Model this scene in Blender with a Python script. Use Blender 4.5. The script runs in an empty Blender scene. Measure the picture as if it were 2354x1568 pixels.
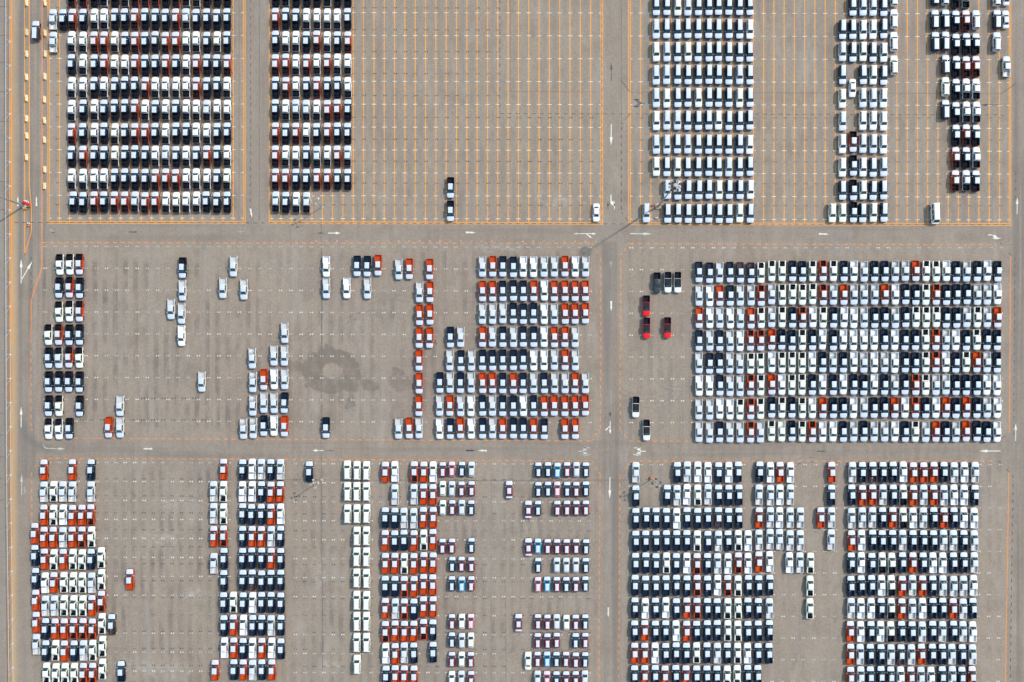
import bpy, math, random
import numpy as np
from mathutils import Vector
random.seed(7)
C = bpy.context.scene.collection
SC = bpy.context.scene
S = 0.1114                       # metres per plan unit
NX, NY = 1181.0, 885.0           # plan point straight below the camera
H = 235.0                        # camera height
def W(x, y): return ((x-NX)*S, (NY-y)*S)
# ------------------------------------------------------------------ camera, sky, sun
cd = bpy.data.cameras.new("camera"); cam = bpy.data.objects.new("camera", cd); C.objects.link(cam)
cam.location = (0, 0, H); cam.rotation_euler = (0, 0, 0)
FW = 2353*S
cd.sensor_fit = 'HORIZONTAL'; cd.sensor_width = 36; cd.lens = 36*H/FW
cx_, cy_ = W(1176.5, 784.2)
cd.shift_x = cx_/FW; cd.shift_y = cy_/FW
cd.clip_start = 1; cd.clip_end = 3000
SC.camera = cam
wd = bpy.data.worlds.new("World"); SC.world = wd; wd.use_nodes = True
nt = wd.node_tree; bg = nt.nodes['Background']
sky = nt.nodes.new('ShaderNodeTexSky'); sky.sky_type = 'NISHITA'; sky.sun_disc = False
ELEV = math.radians(48.0); AZ = math.atan2(0.538, 0.843)      # azimuth of the sun from +X
sky.sun_elevation = ELEV; sky.sun_rotation = math.pi/2 - AZ
sky.dust_density = 0.9; sky.air_density = 2.2; sky.ozone_density = 3.5
nt.links.new(sky.outputs[0], bg.inputs[0]); bg.inputs[1].default_value = 0.15
sd = bpy.data.lights.new("sun", 'SUN'); sun = bpy.data.objects.new("sun", sd); C.objects.link(sun)
sd.energy = 2.5; sd.angle = math.radians(1.4); sd.color = (1.0, 0.925, 0.82)
dv = Vector((math.cos(AZ)*math.cos(ELEV), math.sin(AZ)*math.cos(ELEV), math.sin(ELEV)))
sun.rotation_euler = dv.to_track_quat('Z', 'Y').to_euler()
sun.location = dv*400
SC.view_settings.view_transform = 'Standard'; SC.view_settings.look = 'None'
SC.view_settings.exposure = 0.34; SC.view_settings.gamma = 1.0; SC.view_settings.use_curve_mapping = False

# ------------------------------------------------------------------ materials
MATS = {}
def mat(name, col, rough=0.5, metal=0.0, coat=0.0, noise=0.0, nscale=3.0, spec=.5):
    if name in MATS: return MATS[name]
    m = bpy.data.materials.new(name); m.use_nodes = True
    p = m.node_tree.nodes['Principled BSDF']
    p.inputs['Base Color'].default_value = (*col, 1); p.inputs['Roughness'].default_value = rough
    p.inputs['Metallic'].default_value = metal; p.inputs['Coat Weight'].default_value = coat
    p.inputs['Coat Roughness'].default_value = 0.06; p.inputs['Specular IOR Level'].default_value = spec
    if noise > 0:
        t = m.node_tree
        tc = t.nodes.new('ShaderNodeNewGeometry'); n = t.nodes.new('ShaderNodeTexNoise')
        n.inputs['Scale'].default_value = nscale; n.inputs['Detail'].default_value = 4
        t.links.new(tc.outputs['Position'], n.inputs['Vector'])
        mr = t.nodes.new('ShaderNodeMapRange'); mr.inputs[1].default_value = .3; mr.inputs[2].default_value = .7
        mr.inputs[3].default_value = 1-noise; mr.inputs[4].default_value = 1+noise*.4
        t.links.new(n.outputs[0], mr.inputs[0])
        mx = t.nodes.new('ShaderNodeVectorMath'); mx.operation = 'SCALE'
        mx.inputs[0].default_value = col; t.links.new(mr.outputs[0], mx.inputs['Scale'])
        t.links.new(mx.outputs[0], p.inputs['Base Color'])
    MATS[name] = m; return m
PAINT = {
 'W': ((.82,.82,.82), .4, 0, .3), 'C': ((.80,.80,.70), .35, 0, .6), 'S': ((.60,.585,.565), .42, .05, .2),
 'K': ((.003,.012,.032), .35, 0, .12), 'R': ((.52,.054,.001), .45, 0, .06), 'M': ((.055,.028,.030), .3, .2, .8),
 'G': ((.035,.038,.045), .35, .3, .8), 'V': ((.80,.008,.008), .32, 0, .5), 'D': ((.26,.008,.014), .35, .1, .3),
 'P': ((.62,.16,.19), .35, 0, .6), 'B': ((.015,.36,.66), .3, .1, .8), 'N': ((.010,.016,.035), .25, 0, .8)}
def paint(c):
    col, r, mt, ct = PAINT[c]
    return mat('paint_'+{'W':'white','C':'cream','S':'silver','K':'black','R':'orange_red','M':'maroon','G':'dark_grey','V':'bright_red','D':'dark_red','P':'pale_red','B':'cyan_blue','N':'navy'}[c], col, r, mt, ct, noise=.06, nscale=1.5, spec=.22 if c in 'RKDVM' else .5)
FILM = mat('white_protective_film', (.60,.65,.765), .45, noise=.07, nscale=2.0)
FILMP = mat('rosy_protective_film', (.70,.60,.64), .45, noise=.05, nscale=2.0)
GLASS = mat('dark_glass', (.010,.036,.046), .08, 0, .3)
TYRE = mat('tyre_rubber', (.018,.018,.02), .8)
RIM = mat('alloy_rim', (.32,.33,.34), .4, .5)
BLACKP = mat('black_plastic', (.010,.010,.013), .6, spec=.25)
LINER = mat('bed_liner', (.010,.012,.020), .85, noise=.25, nscale=6, spec=.2)
LAMPR = mat('red_lens', (.6,.01,.01), .2); LAMPW = mat('clear_lens', (.75,.78,.8), .15)

# ------------------------------------------------------------------ mesh helpers
class MB:
    def __init__(s): s.v = []; s.f = []; s.m = []
    def add(s, vs, fs, mi=0):
        b = len(s.v); s.v += [tuple(p) for p in vs]; s.f += [tuple(i+b for i in f) for f in fs]; s.m += [mi]*len(fs)
    def box(s, x0, x1, y0, y1, z0, z1, mi=0, ch=0):
        if ch:
            xs = (x0+ch, x1-ch); ys = (y0+ch, y1-ch)
            r = lambda a0,a1,b0,b1,z,c: [(a0+c,b0,z),(a1-c,b0,z),(a1,b0+c,z),(a1,b1-c,z),(a1-c,b1,z),(a0+c,b1,z),(a0,b1-c,z),(a0,b0+c,z)]
            s.rings([r(x0,x1,y0,y1,z0,ch), r(x0,x1,y0,y1,z1-ch*.5,ch), r(x0+ch,x1-ch,y0+ch,y1-ch,z1,ch*.5)], mi)
            return
        vs = [(x0,y0,z0),(x1,y0,z0),(x1,y1,z0),(x0,y1,z0),(x0,y0,z1),(x1,y0,z1),(x1,y1,z1),(x0,y1,z1)]
        s.add(vs, [(0,3,2,1),(4,5,6,7),(0,1,5,4),(1,2,6,5),(2,3,7,6),(3,0,4,7)], mi)
    def rings(s, rs, mi=0, cap0=True, cap1=True):
        n = len(rs[0]); vs = [p for r in rs for p in r]; fs = []
        for k in range(len(rs)-1):
            for i in range(n):
                j = (i+1) % n; fs.append((k*n+i, k*n+j, (k+1)*n+j, (k+1)*n+i))
        if cap0: fs.append(tuple(range(n-1,-1,-1)))
        if cap1: fs.append(tuple((len(rs)-1)*n+i for i in range(n)))
        s.add(vs, fs, mi)
    def tube(s, p0, p1, r0, r1, n=8, mi=0):
        p0 = Vector(p0); p1 = Vector(p1); d = (p1-p0).normalized()
        a = d.orthogonal().normalized(); b = d.cross(a)
        s.rings([[p + (a*math.cos(t)+b*math.sin(t))*r for t in [2*math.pi*i/n for i in range(n)]] for p, r in ((p0,r0),(p1,r1))], mi)
    def mesh(s, name, mats, smooth=False):
        me = bpy.data.meshes.new(name); me.from_pydata([tuple(map(float,p)) for p in s.v], [], s.f)
        for m in (mats if isinstance(mats, (list,tuple)) else [mats]): me.materials.append(m)
        me.polygons.foreach_set('material_index', s.m)
        if smooth:
            me.polygons.foreach_set('use_smooth', [True]*len(s.f)); 
            try: me.set_sharp_from_angle(angle=math.radians(38))
            except Exception: pass
        me.update(); return me
def tag(o, label=None, cat=None, group=None, kind=None):
    if label: o['label'] = label
    if cat: o['category'] = cat
    if group: o['group'] = group
    if kind: o['kind'] = kind
    return o
def link(name, me, parent=None, loc=None, rz=0):
    o = bpy.data.objects.new(name, me); C.objects.link(o)
    if parent: o.parent = parent
    if loc: o.location = loc
    if rz: o.rotation_euler = (0,0,rz)
    return o

# ------------------------------------------------------------------ ground
class NT:
    def __init__(s, t): s.t = t
    def n(s, typ, **k):
        x = s.t.nodes.new(typ)
        for a, b in k.items(): setattr(x, a, b)
        return x
    def put(s, sock, v):
        if hasattr(v, 'is_linked') or hasattr(v, 'links'): s.t.links.new(v, sock)
        else: sock.default_value = v
    def m(s, op, a, b=0.0, c=None, clamp=False):
        x = s.n('ShaderNodeMath', operation=op, use_clamp=clamp); s.put(x.inputs[0], a); s.put(x.inputs[1], b)
        if c is not None: s.put(x.inputs[2], c)
        return x.outputs[0]
    def ss(s, v, a, b, lo=0.0, hi=1.0):
        x = s.n('ShaderNodeMapRange', interpolation_type='SMOOTHSTEP'); s.put(x.inputs[0], v)
        for i, q in ((1,a),(2,b),(3,lo),(4,hi)): s.put(x.inputs[i], q)
        return x.outputs[0]
    def noise(s, vec, scale, detail=3, sx=1, sy=1, off=0, rough=.5):
        mp = s.n('ShaderNodeMapping'); s.put(mp.inputs[0], vec); mp.inputs['Scale'].default_value = (sx, sy, 1); mp.inputs['Location'].default_value = (off, off*.7, off*.3)
        x = s.n('ShaderNodeTexNoise'); s.put(x.inputs['Vector'], mp.outputs[0]); x.inputs['Scale'].default_value = scale; x.inputs['Detail'].default_value = detail; x.inputs['Roughness'].default_value = rough
        return x.outputs[0]
    def mix(s, f, a, b, mode='MIX'):
        x = s.n('ShaderNodeMix', data_type='RGBA', blend_type=mode); s.put(x.inputs[0], f)
        s.put(x.inputs[6], a if hasattr(a,'links') else (*a,1)); s.put(x.inputs[7], b if hasattr(b,'links') else (*b,1))
        return x.outputs[2]
gm = bpy.data.materials.new('worn_pavement'); gm.use_nodes = True
g = NT(gm.node_tree); pb = gm.node_tree.nodes['Principled BSDF']; pb.inputs['Roughness'].default_value = .9
geo = g.n('ShaderNodeNewGeometry'); pos = geo.outputs['Position']
sep = g.n('ShaderNodeSeparateXYZ'); g.put(sep.inputs[0], pos)
PX = g.m('ADD', g.m('DIVIDE', sep.outputs[0], S), NX)          # plan units
PY = g.m('SUBTRACT', NY, g.m('DIVIDE', sep.outputs[1], S))
wn = g.n('ShaderNodeTexNoise'); g.put(wn.inputs['Vector'], pos); wn.inputs['Scale'].default_value = .35; wn.inputs['Detail'].default_value = 5
wsep = g.n('ShaderNodeSeparateColor'); g.put(wsep.inputs[0], wn.outputs[1])
WX = g.m('ADD', PX, g.m('MULTIPLY', g.m('SUBTRACT', wsep.outputs[0], .5), 42.0))
WY = g.m('ADD', PY, g.m('MULTIPLY', g.m('SUBTRACT', wsep.outputs[1], .5), 42.0))
SX = g.m('ADD', WX, g.m('MULTIPLY', g.m('SUBTRACT', wsep.outputs[2], .5), 30.0))
s2 = g.n('ShaderNodeTexNoise'); g.put(s2.inputs['Vector'], pos); s2.inputs['Scale'].default_value = 1.3; s2.inputs['Detail'].default_value = 6
s2c = g.n('ShaderNodeSeparateColor'); g.put(s2c.inputs[0], s2.outputs[1])
RX = g.m('ADD', SX, g.m('MULTIPLY', g.m('SUBTRACT', s2c.outputs[0], .5), 22.0)); RY = g.m('ADD', WY, g.m('MULTIPLY', g.m('SUBTRACT', s2c.outputs[1], .5), 22.0))
def box(x0, x1, y0, y1, soft, X=None, Y=None):
    X = X or PX; Y = Y or PY
    a = g.m('MULTIPLY', g.ss(X, x0-soft, x0+soft), g.ss(X, x1-soft, x1+soft, 1.0, 0.0))
    b = g.m('MULTIPLY', g.ss(Y, y0-soft, y0+soft), g.ss(Y, y1-soft, y1+soft, 1.0, 0.0))
    return g.m('MULTIPLY', a, b)
def ell(cx, cy, rx, ry, soft=.12, X=None, Y=None):
    X = X or WX; Y = Y or WY
    a = g.m('POWER', g.m('DIVIDE', g.m('SUBTRACT', X, cx), rx), 2.0); b = g.m('POWER', g.m('DIVIDE', g.m('SUBTRACT', Y, cy), ry), 2.0)
    return g.ss(g.m('SQRT', g.m('ADD', a, b)), 1-soft, 1+soft, 1.0, 0.0)
col = g.mix(g.ss(g.noise(pos, .012, 4), .35, .65), (.282,.216,.160), (.306,.240,.182))
col = g.mix(g.m('MULTIPLY', g.ss(g.noise(pos, .09, 6, off=11, rough=.65), .52, .75), .30), col, (.38,.345,.30))     # pale scuffs
col = g.mix(g.m('MULTIPLY', g.ss(g.noise(pos, .055, 5, off=31), .52, .72), .45), col, (.175,.148,.135))          # grey blotches
col = g.mix(g.m('MULTIPLY', g.ss(g.noise(pos, .022, 4, off=131), .42, .62), .30), col, (.258,.222,.172))
col = g.mix(g.m('MULTIPLY', g.ss(g.noise(pos, .03, 4, off=171), .50, .68), .30), col, (.298,.208,.172))
fine = g.noise(pos, 2.6, 4, off=3); grain = g.noise(pos, 9.0, 2, off=5)
col = g.mix(.5, col, g.mix(g.ss(fine, .3, .7), (.232,.175,.128), (.350,.280,.212)))
# lengthwise faint joints and rubbed streaks
st = g.noise(pos, 1.0, 3, sx=.9, sy=.035, off=17)
col = g.mix(g.m('MULTIPLY', g.ss(st, .5, .75), .30), col, (.165,.145,.135))
st2 = g.noise(pos, 1.0, 3, sx=.55, sy=.02, off=57)
col = g.mix(g.m('MULTIPLY', g.ss(st2, .52, .72), .22), col, (.33,.30,.27))
def lanes(x0, pitch, bx, amt, off, width=.55):
    ph = g.m('COSINE', g.m('MULTIPLY', g.m('SUBTRACT', PX, x0), 2*math.pi/pitch))
    k = g.ss(ph, -.55, .75)
    n = g.ss(g.noise(pos, 1.0, 5, sx=.22, sy=.10, off=off, rough=.6), .36, .66)
    n2 = g.ss(g.noise(pos, .16, 4, off=off+9), .38, .60, .30, 1.0)
    return g.m('MULTIPLY', g.m('MULTIPLY', g.m('MULTIPLY', k, n), g.m('MULTIPLY', bx, amt)), n2)
DK = (.146,.117,.096)
for a in ((100.3, 23.486, box(95, 596, 600, 985, 14), .78, 2), (593.5, 23.71, box(596, 1372, 575, 985, 14), .56, 5),
          (240.5, 21.67, box(240, 660, 1080, 1700, 14), .74, 8), (675, 21.75, box(660, 1372, 1080, 1700, 14), .60, 12),
          (1446, 23.62, box(1430, 2318, 575, 1700, 14), .34, 15), (800, 23.72, box(810, 1380, -200, 512, 4), .30, 21),
          (1460, 23.56, box(1440, 2320, -200, 512, 4), .34, 25)):
    col = g.mix(lanes(*a), col, DK)
# roads: smoother, slightly darker, rubbed along the travel direction
roads = None
for b in ((85, 2353, 517, 556, 5), (60, 2353, 1014, 1054, 5), (565, 617, -200, 512, 3), (1387, 1442, -200, 512, 3), (1382, 1424, 556, 1700, 5), (2326, 2500, -200, 1700, 6), (28, 70, -200, 1700, 8)):
    q = box(*b); roads = q if roads is None else g.m('MAXIMUM', roads, q)
col = g.mix(g.m('MULTIPLY', roads, .20), col, (.205,.168,.135))
col = g.mix(g.m('MULTIPLY', g.ss(g.noise(pos, .16, 6, off=211, rough=.7), .48, .70), .46), col, (.190,.148,.115))
col = g.mix(g.m('MULTIPLY', g.ss(g.noise(pos, .30, 5, sx=1, sy=.35, off=251, rough=.65), .50, .72), .38), col, (.355,.305,.25))
rh = g.m('MULTIPLY', g.m('MAXIMUM', box(85,2400,517,556,8), box(60,2400,1014,1054,8)), g.ss(g.noise(pos, 1.0, 3, sx=.02, sy=.7, off=41), .45, .7))
col = g.mix(g.m('MULTIPLY', rh, .30), col, (.150,.128,.112))
rv = g.m('MULTIPLY', g.m('MAXIMUM', box(28,112,-200,1100,6), g.m('MAXIMUM', box(1382,1424,556,1700,6), box(2326,2500,-200,1700,6))), g.ss(g.noise(pos, 1.0, 3, sx=.75, sy=.012, off=43), .42, .66))
col = g.mix(g.m('MULTIPLY', rv, .5), col, (.140,.120,.110))
# turning rubber arc bottom left
rr = g.m('SQRT', g.m('ADD', g.m('POWER', g.m('SUBTRACT', PX, 118.0), 2.0), g.m('POWER', g.m('SUBTRACT', PY, 965.0), 2.0)))
arc = g.m('MULTIPLY', g.m('MULTIPLY', g.ss(rr, 52.0, 66.0), g.ss(rr, 66.0, 84.0, 1.0, 0.0)), g.m('MULTIPLY', g.ss(PX, 110, 135, 1.0, 0.0), g.ss(PY, 955, 985)))
col = g.mix(g.m('MULTIPLY', arc, .45), col, (.13,.118,.112))
# damp / resurfaced patches in the middle field
def P5(x, y): return ((1120+x*.476)/1.7408, (1360+y*.476)/1.7408)
u = .476/1.7408
stain = None
for (x, y, rx, ry, k) in ((420,150,175,76,.95), (590,290,82,150,.95), (400,372,210,66,1), (275,265,92,125,.9), (150,232,85,46,.65), (975,265,46,46,.85), (1010,360,95,58,.65), (1200,380,110,36,.45)):
    a, b = P5(x, y); q = g.m('MULTIPLY', ell(a, b, rx*u, ry*u, .14, RX, RY), k); stain = q if stain is None else g.m('MAXIMUM', stain, q)
a, b = P5(437, 262); stain = g.m('MULTIPLY', stain, g.m('SUBTRACT', 1.0, ell(a, b, 86*u, 64*u, .15, g.m('ADD', g.m('MULTIPLY', WX, .4), g.m('MULTIPLY', PX, .6)), g.m('ADD', g.m('MULTIPLY', WY, .4), g.m('MULTIPLY', PY, .6)))))
stain = g.m('MULTIPLY', stain, g.ss(g.noise(pos, .45, 6, off=71, rough=.65), .30, .60, .40, 1.0))
col = g.mix(g.m('MULTIPLY', stain, .92), col, (.172,.136,.106))
for (x, y, rx, ry, k) in ((775,395,80,54,.8), (595,532,50,62,.75)):
    a, b = P5(x, y); col = g.mix(g.m('MULTIPLY', g.m('MULTIPLY', ell(a, b, rx*u, ry*u, .12, RX, RY), g.ss(g.noise(pos, .6, 5, off=77), .3, .6, .5, 1.0)), k), col, (.165,.142,.108))
a, b = P5(1305, 30); col = g.mix(ell(a, b, 2.6, 4.2, .2), col, (.16,.10,.05))
for (x, y, rx, ry) in ((437,665,22,8), (1145,572,60,9), (375,1240,40,22), (395,1155,18,25), (450,1370,38,16), (380,1540,60,16), (870,450,30,4), (1290,465,60,5), (300,1530,36,14), (735,1320,14,36), (760,1530,30,12)):
    col = g.mix(g.m('MULTIPLY', g.m('MULTIPLY', ell(x, y, rx, ry, .5, RX, RY), g.ss(g.noise(pos, .8, 5, off=301, rough=.7), .42, .64)), .42), col, (.42,.39,.35))
# sandy rusty verge by the fence
sand = g.m('MULTIPLY', g.ss(PX, 26, 46, 1.0, 0.0), g.ss(PX, 20, 26))
col = g.mix(g.m('MULTIPLY', sand, g.ss(PY, 200, 800, .60, .92)), col, (.50,.32,.16))
strip = box(16.5, 24.5, -300, 1800, 3)
col = g.mix(g.m('MULTIPLY', strip, g.ss(g.noise(pos, .25, 4, off=63), .35, .6, .55, 1.0)), col, (.31,.165,.065))
rust = g.m('MULTIPLY', g.m('MULTIPLY', g.ss(WX, 12, 40), g.ss(PX, 25.5, 33, 1.0, 0.0)), g.ss(g.noise(pos, 1.0, 4, sx=.4, sy=.12, off=91), .44, .60))
col = g.mix(g.m('MULTIPLY', rust, .85), col, (.50,.17,.035))
col = g.mix(g.m('MULTIPLY', g.ss(PX, 8, 18, 1.0, 0.0), .30), col, (.22,.20,.19))
gr = g.m('MULTIPLY', g.ss(grain, .25, .75, .90, 1.10), 1.0)
vm = g.n('ShaderNodeVectorMath', operation='SCALE'); g.put(vm.inputs[0], col); g.put(vm.inputs['Scale'], gr)
g.put(pb.inputs['Base Color'], vm.outputs[0])
bp = g.n('ShaderNodeBump'); bp.inputs['Strength'].default_value = .25; bp.inputs['Distance'].default_value = .02
g.put(bp.inputs['Height'], grain); g.put(pb.inputs['Normal'], bp.outputs[0])
b = MB(); nx = 16; xs = [-900+1800*i/nx for i in range(nx+1)]
b.add([(x, y, 0) for y in xs for x in xs], [(j*(nx+1)+i, j*(nx+1)+i+1, (j+1)*(nx+1)+i+1, (j+1)*(nx+1)+i) for j in range(nx) for i in range(nx)])
ground = tag(link('ground', b.mesh('ground', gm)), 'worn grey brown paved storage yard marked out in bays and roads', kind='structure')

# ------------------------------------------------------------------ painted markings
def worn(name, col, amt, wear=(.21,.19,.165)):
    m = bpy.data.materials.new(name); m.use_nodes = True; q = NT(m.node_tree); p = m.node_tree.nodes['Principled BSDF']; p.inputs['Roughness'].default_value = .75
    ge = q.n('ShaderNodeNewGeometry'); n1 = q.noise(ge.outputs['Position'], 1.6, 5, off=4, rough=.7); n2 = q.noise(ge.outputs['Position'], .12, 3, off=9)
    f = q.m('MULTIPLY', q.ss(q.m('ADD', q.m('MULTIPLY', n1, .6), q.m('MULTIPLY', n2, .5)), .46, .74), amt)
    q.put(p.inputs['Base Color'], q.mix(f, col, wear)); return m
ORANGE = worn('orange_line_paint', (.95,.34,.002), .50); ORED = worn('red_orange_line_paint', (.93,.25,.002), .55)
RUSTL = worn('rust_orange_line_paint', (.85,.28,.02), .8, (.42,.27,.15))
WHITE = worn('white_line_paint', (.76,.71,.60), .50); FADED = worn('faded_white_paint', (.52,.50,.44), .85)
GHOST = worn('ghost_white_paint', (.34,.315,.28), .8)
DARKP = worn('blacked_out_paint', (.045,.045,.052), .45); DARKF = worn('faint_black_paint', (.13,.115,.11), .7); BROWNP = worn('brown_joint_sealant', (.20,.09,.05), .4)
class Flat:
    def __init__(s, z): s.b = MB(); s.z = z
    def line(s, x0, y0, x1, y1, w):
        a = Vector(W(x0,y0)); c = Vector(W(x1,y1)); d = (c-a)
        if d.length < 1e-6: return
        n = Vector((-d.y, d.x)).normalized()*w/2
        s.b.add([(*(a-n),s.z),(*(c-n),s.z),(*(c+n),s.z),(*(a+n),s.z)], [(0,1,2,3)])
    def poly(s, pts):
        q = [W(*p) for p in pts]; ar = sum(q[i][0]*q[(i+1)%len(q)][1]-q[(i+1)%len(q)][0]*q[i][1] for i in range(len(q)))
        if ar < 0: q = q[::-1]
        s.b.add([(*p, s.z) for p in q], [tuple(range(len(q)))])
    def done(s, name, m, kind=None):
        o = link(name, s.b.mesh(name, m), ground)
        if kind: o['kind'] = kind
        return o
def oneline(name, m, x0, y0, x1, y1, w, z=.004):
    f = Flat(z); f.line(x0,y0,x1,y1,w); return f.done(name, m)
def lerp(a, b, t): return a+(b-a)*t
TOP = -110
A_X = [136.75+23.48*k for k in range(18)]; B_X = [811.75+23.72*k for k in range(-7,24)]; E_X = [1472+23.56*k for k in range(36)]
def borders(xl, xl2, xr, xr2, yb, yb2, ybr, yb2r):
    oneline('border_line', ORANGE, xl, TOP, xl, yb2, .17, .008); oneline('border_line', ORANGE, xl2, TOP, xl2, yb, .17, .008)
    oneline('border_line', ORANGE, xr2, TOP, xr2, ybr, .17, .008); oneline('border_line', ORANGE, xr, TOP, xr, yb2r, .17, .008)
    oneline('border_line', ORANGE, xl2, yb, xr2, ybr, .17, .012); oneline('border_line', ORANGE, xl, yb2, xr, yb2r, .17, .012)
borders(110.2, 114, 563.3, 559.5, 509.7, 513.7, 509.9, 513.9)
borders(618.7, 622.5, 1384.7, 1381, 509.9, 513.9, 512.4, 516.0)
borders(1444.5, 1448.5, 2322.7, 2319, 512.6, 516.2, 514.6, 518.7)
for X, y in ((A_X, lambda x: 509.6), (B_X, lambda x: lerp(509.9,512.4,(x-622)/760)), (E_X, lambda x: lerp(512.6,514.6,(x-1448)/870))):
    for x in X: oneline('lane_line', ORANGE, x, TOP, x, y(x), .19)
for seg in ((56,TOP,57,585.6),(67.3,TOP,67.4,425),(67.4,425,72.2,480),(72.2,480,72.4,531.7),(72.4,531.7,57,585.6),(97.2,TOP,96.3,615.5),(96.3,615.5,71.7,689),(71.7,689,71,789)):
    oneline('kerbside_line', ORED if seg[1] > 500 or seg[0] > 90 else ORANGE, *seg, .20, .0135)
for seg in ((26.6,TOP,26.4,300),(26.4,300,27,789)): oneline('kerbside_line', RUSTL, *seg, .30, .0135)
oneline('kerbside_line', ORED, 2322.3, 589, 2319.2, 995, .17); oneline('kerbside_line', ORED, 2318.2, 1086, 2309.8, 1600, .17)
tk = Flat(.0145)
for k in range(-2, 10):
    for x in A_X: tk.line(x-5, 29.8+52.45*k, x+5, 29.8+52.45*k, .15)
    for x in (116, 557): tk.line(x-2.5, 29.8+52.45*k, x+2.5, 29.8+52.45*k, .15)
    for x in B_X: tk.line(x-5, 29.3+52.6*k+(x-622)*.0016, x+5, 29.3+52.6*k+(x-622)*.0016, .15)
    for x in (625, 1378): tk.line(x-2.5, 29.3+52.6*k+(x-622)*.0016, x+2.5, 29.3+52.6*k+(x-622)*.0016, .15)
    for x in E_X: tk.line(x-5, 30.6+52.6*k+(x-1472)*.0024, x+5, 30.6+52.6*k+(x-1472)*.0024, .15)
    for x in (1451, 2316.5): tk.line(x-2.5, 30.6+52.6*k+(x-1472)*.0024, x+2.5, 30.6+52.6*k+(x-1472)*.0024, .15)
tk.done('bay_tick', WHITE, 'stuff')
def hmark(F, x, y, s=1.0):
    for k in (-1, 1):
        F.line(x+k*3.0*s, y-1.8*s, x+k*3.0*s, y+1.8*s, .13*s); F.line(x+k*2.35*s, y, x+k*0.9*s, y, .17*s)
hw_ = Flat(.016); hf = Flat(.0165); hd = Flat(.0185); hdf = Flat(.019)
rnd = random.Random(3)
def wsel(): return hw_ if rnd.random() < .42 else hf
for k in range(9):
    for i in range(21):
        hmark(wsel() if k else hf, 104+23.486*i, 566.7+50.2*k+i*.03)
    for i in range(33): hmark(wsel() if k else hf, 597.2+23.71*i, 567.4+50.25*k+i*.06)
    for i in range(37): hmark(wsel(), 1450.5+23.62*i, 570+50.2*k)
for k in range(-2, 10):
    for i in range(18): hmark(hd if rnd.random()<.6 else hdf, 132.5+23.48*i, 18+50.3*k)
    for i in range(32):
        x = 622.5+23.72*i
        if x < 1149 or k >= 5: hmark(hd if rnd.random()<.65 else hdf, x+1.5, 18+50.35*k+(x-622)*.002)
for k in range(5, 10):
    for i in range(36): hmark(hdf, 1475+23.56*i, 20+50.35*k)
for k in range(13):
    for i in range(20): hmark(wsel(), 114.5+21.67*i, 1063+43.55*k+i*.05)
    for i in range(32): hmark(wsel(), 679+21.75*i, 1066.3+43.6*k+i*.02)
for k in range(14):
    for i in range(20):
        if k: hmark(hd if i > 9 and rnd.random() < .7 else hdf, 114.2+21.67*i, 1061.5+38.95*k+i*.05)
    for i in range(32):
        if k and rnd.random() < .8: hmark(hdf if rnd.random()<.6 else hd, 679+21.75*i, 1064+39.0*k)
for k in range(11):
    for i in range(37): hmark(wsel(), 1449+23.6*i-k*.5, 1068.3+49.8*k)
for i in range(6): hmark(hd, 328.8+23.45*i, 915.6, 1.15)
for i in range(13): hmark(hd, 187.5+23.45*i, 965.4, 1.1)
for y in (950.8,1000.4,1050.5,1100.4,1150): hmark(hdf, 4, y)
hw_.done('bay_mark', WHITE, 'stuff'); hf.done('bay_mark', FADED, 'stuff'); hd.done('bay_mark', DARKP, 'stuff'); hdf.done('bay_mark', DARKF, 'stuff')
def dashes(F, x0, y0, x1, y1, per, on, w, skip=0):
    L = math.hypot(x1-x0, y1-y0); t = 0
    while t < L:
        a, c = t/L, min(t+on, L)/L
        F.line(lerp(x0,x1,a), lerp(y0,y1,a), lerp(x0,x1,c), lerp(y0,y1,c), w); t += per
od = Flat(.016)
dashes(od, 96.5,557.9,1360,560,18.12,9,.2); dashes(od, 1448,560.7,2290,563.4,18.2,9,.19)
dashes(od, 98,1007.4,1360,1014.2,18.1,9.2,.19); dashes(od, 1446,1014.3,2288,1014.3,18.2,9,.17)
dashes(od, 92,1053.6,1360,1059.6,18.1,9.2,.19); dashes(od, 1452,1060.3,2286,1060,18.2,9,.19)
dashes(od, 1380.8,593,1379.8,985,18.3,9.2,.2); dashes(od, 1426.7,597,1425,985,18.3,9.2,.2)
dashes(od, 1378.8,1092,1375.5,1600,18.3,9.2,.2); dashes(od, 1424.4,1092,1421,1600,18.3,9.2,.2)
dashes(od, 71,806.5,71.5,980,18.4,9,.2); dashes(od, 72.5,1086,74,1300,18.4,9,.2)
for s_ in ((1359.5,560,1363,564),(1370,576.5,1374,583),(1446,560.7,1448,562.5),(1438,571.5,1433.5,576),(1428,582,1426.5,586),(1379,988,1376,992),(1371.5,996,1368,1001),(1362.5,1010,1359,1014),(1425,986,1427,990),(1434,999,1439,1005.5),
           (1361,1060,1363,1064),(1367.5,1072,1371.5,1080),(1379,1092,1377,1086),(1452,1060,1450,1063),(1442.5,1072,1438.5,1078),(1426.5,1093,1424.5,1097),(92,1053.6,89,1057),(83.5,1068,80,1074),(72.5,985,74,990),(90.5,1053.7,88.5,1058)):
    od.line(*s_, .19)
od.done('lane_dash', ORED, 'stuff')
dk = Flat(.0195)
dashes(dk, 576.5,TOP,575,500,18.3,9,.13); dashes(dk, 1427.8,292,1427.5,488,18.3,8,.17)
dashes(dk, 1383,TOP,1382.9,508,18.3,9,.12); dashes(dk, 33,511.6,2318,517.2,18.3,9,.14); dashes(dk, 1148.7,TOP,1148.7,258,18.3,9,.14); dashes(dk, 1148.7,261.6,2301,264.5,18.3,9,.12)
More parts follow.
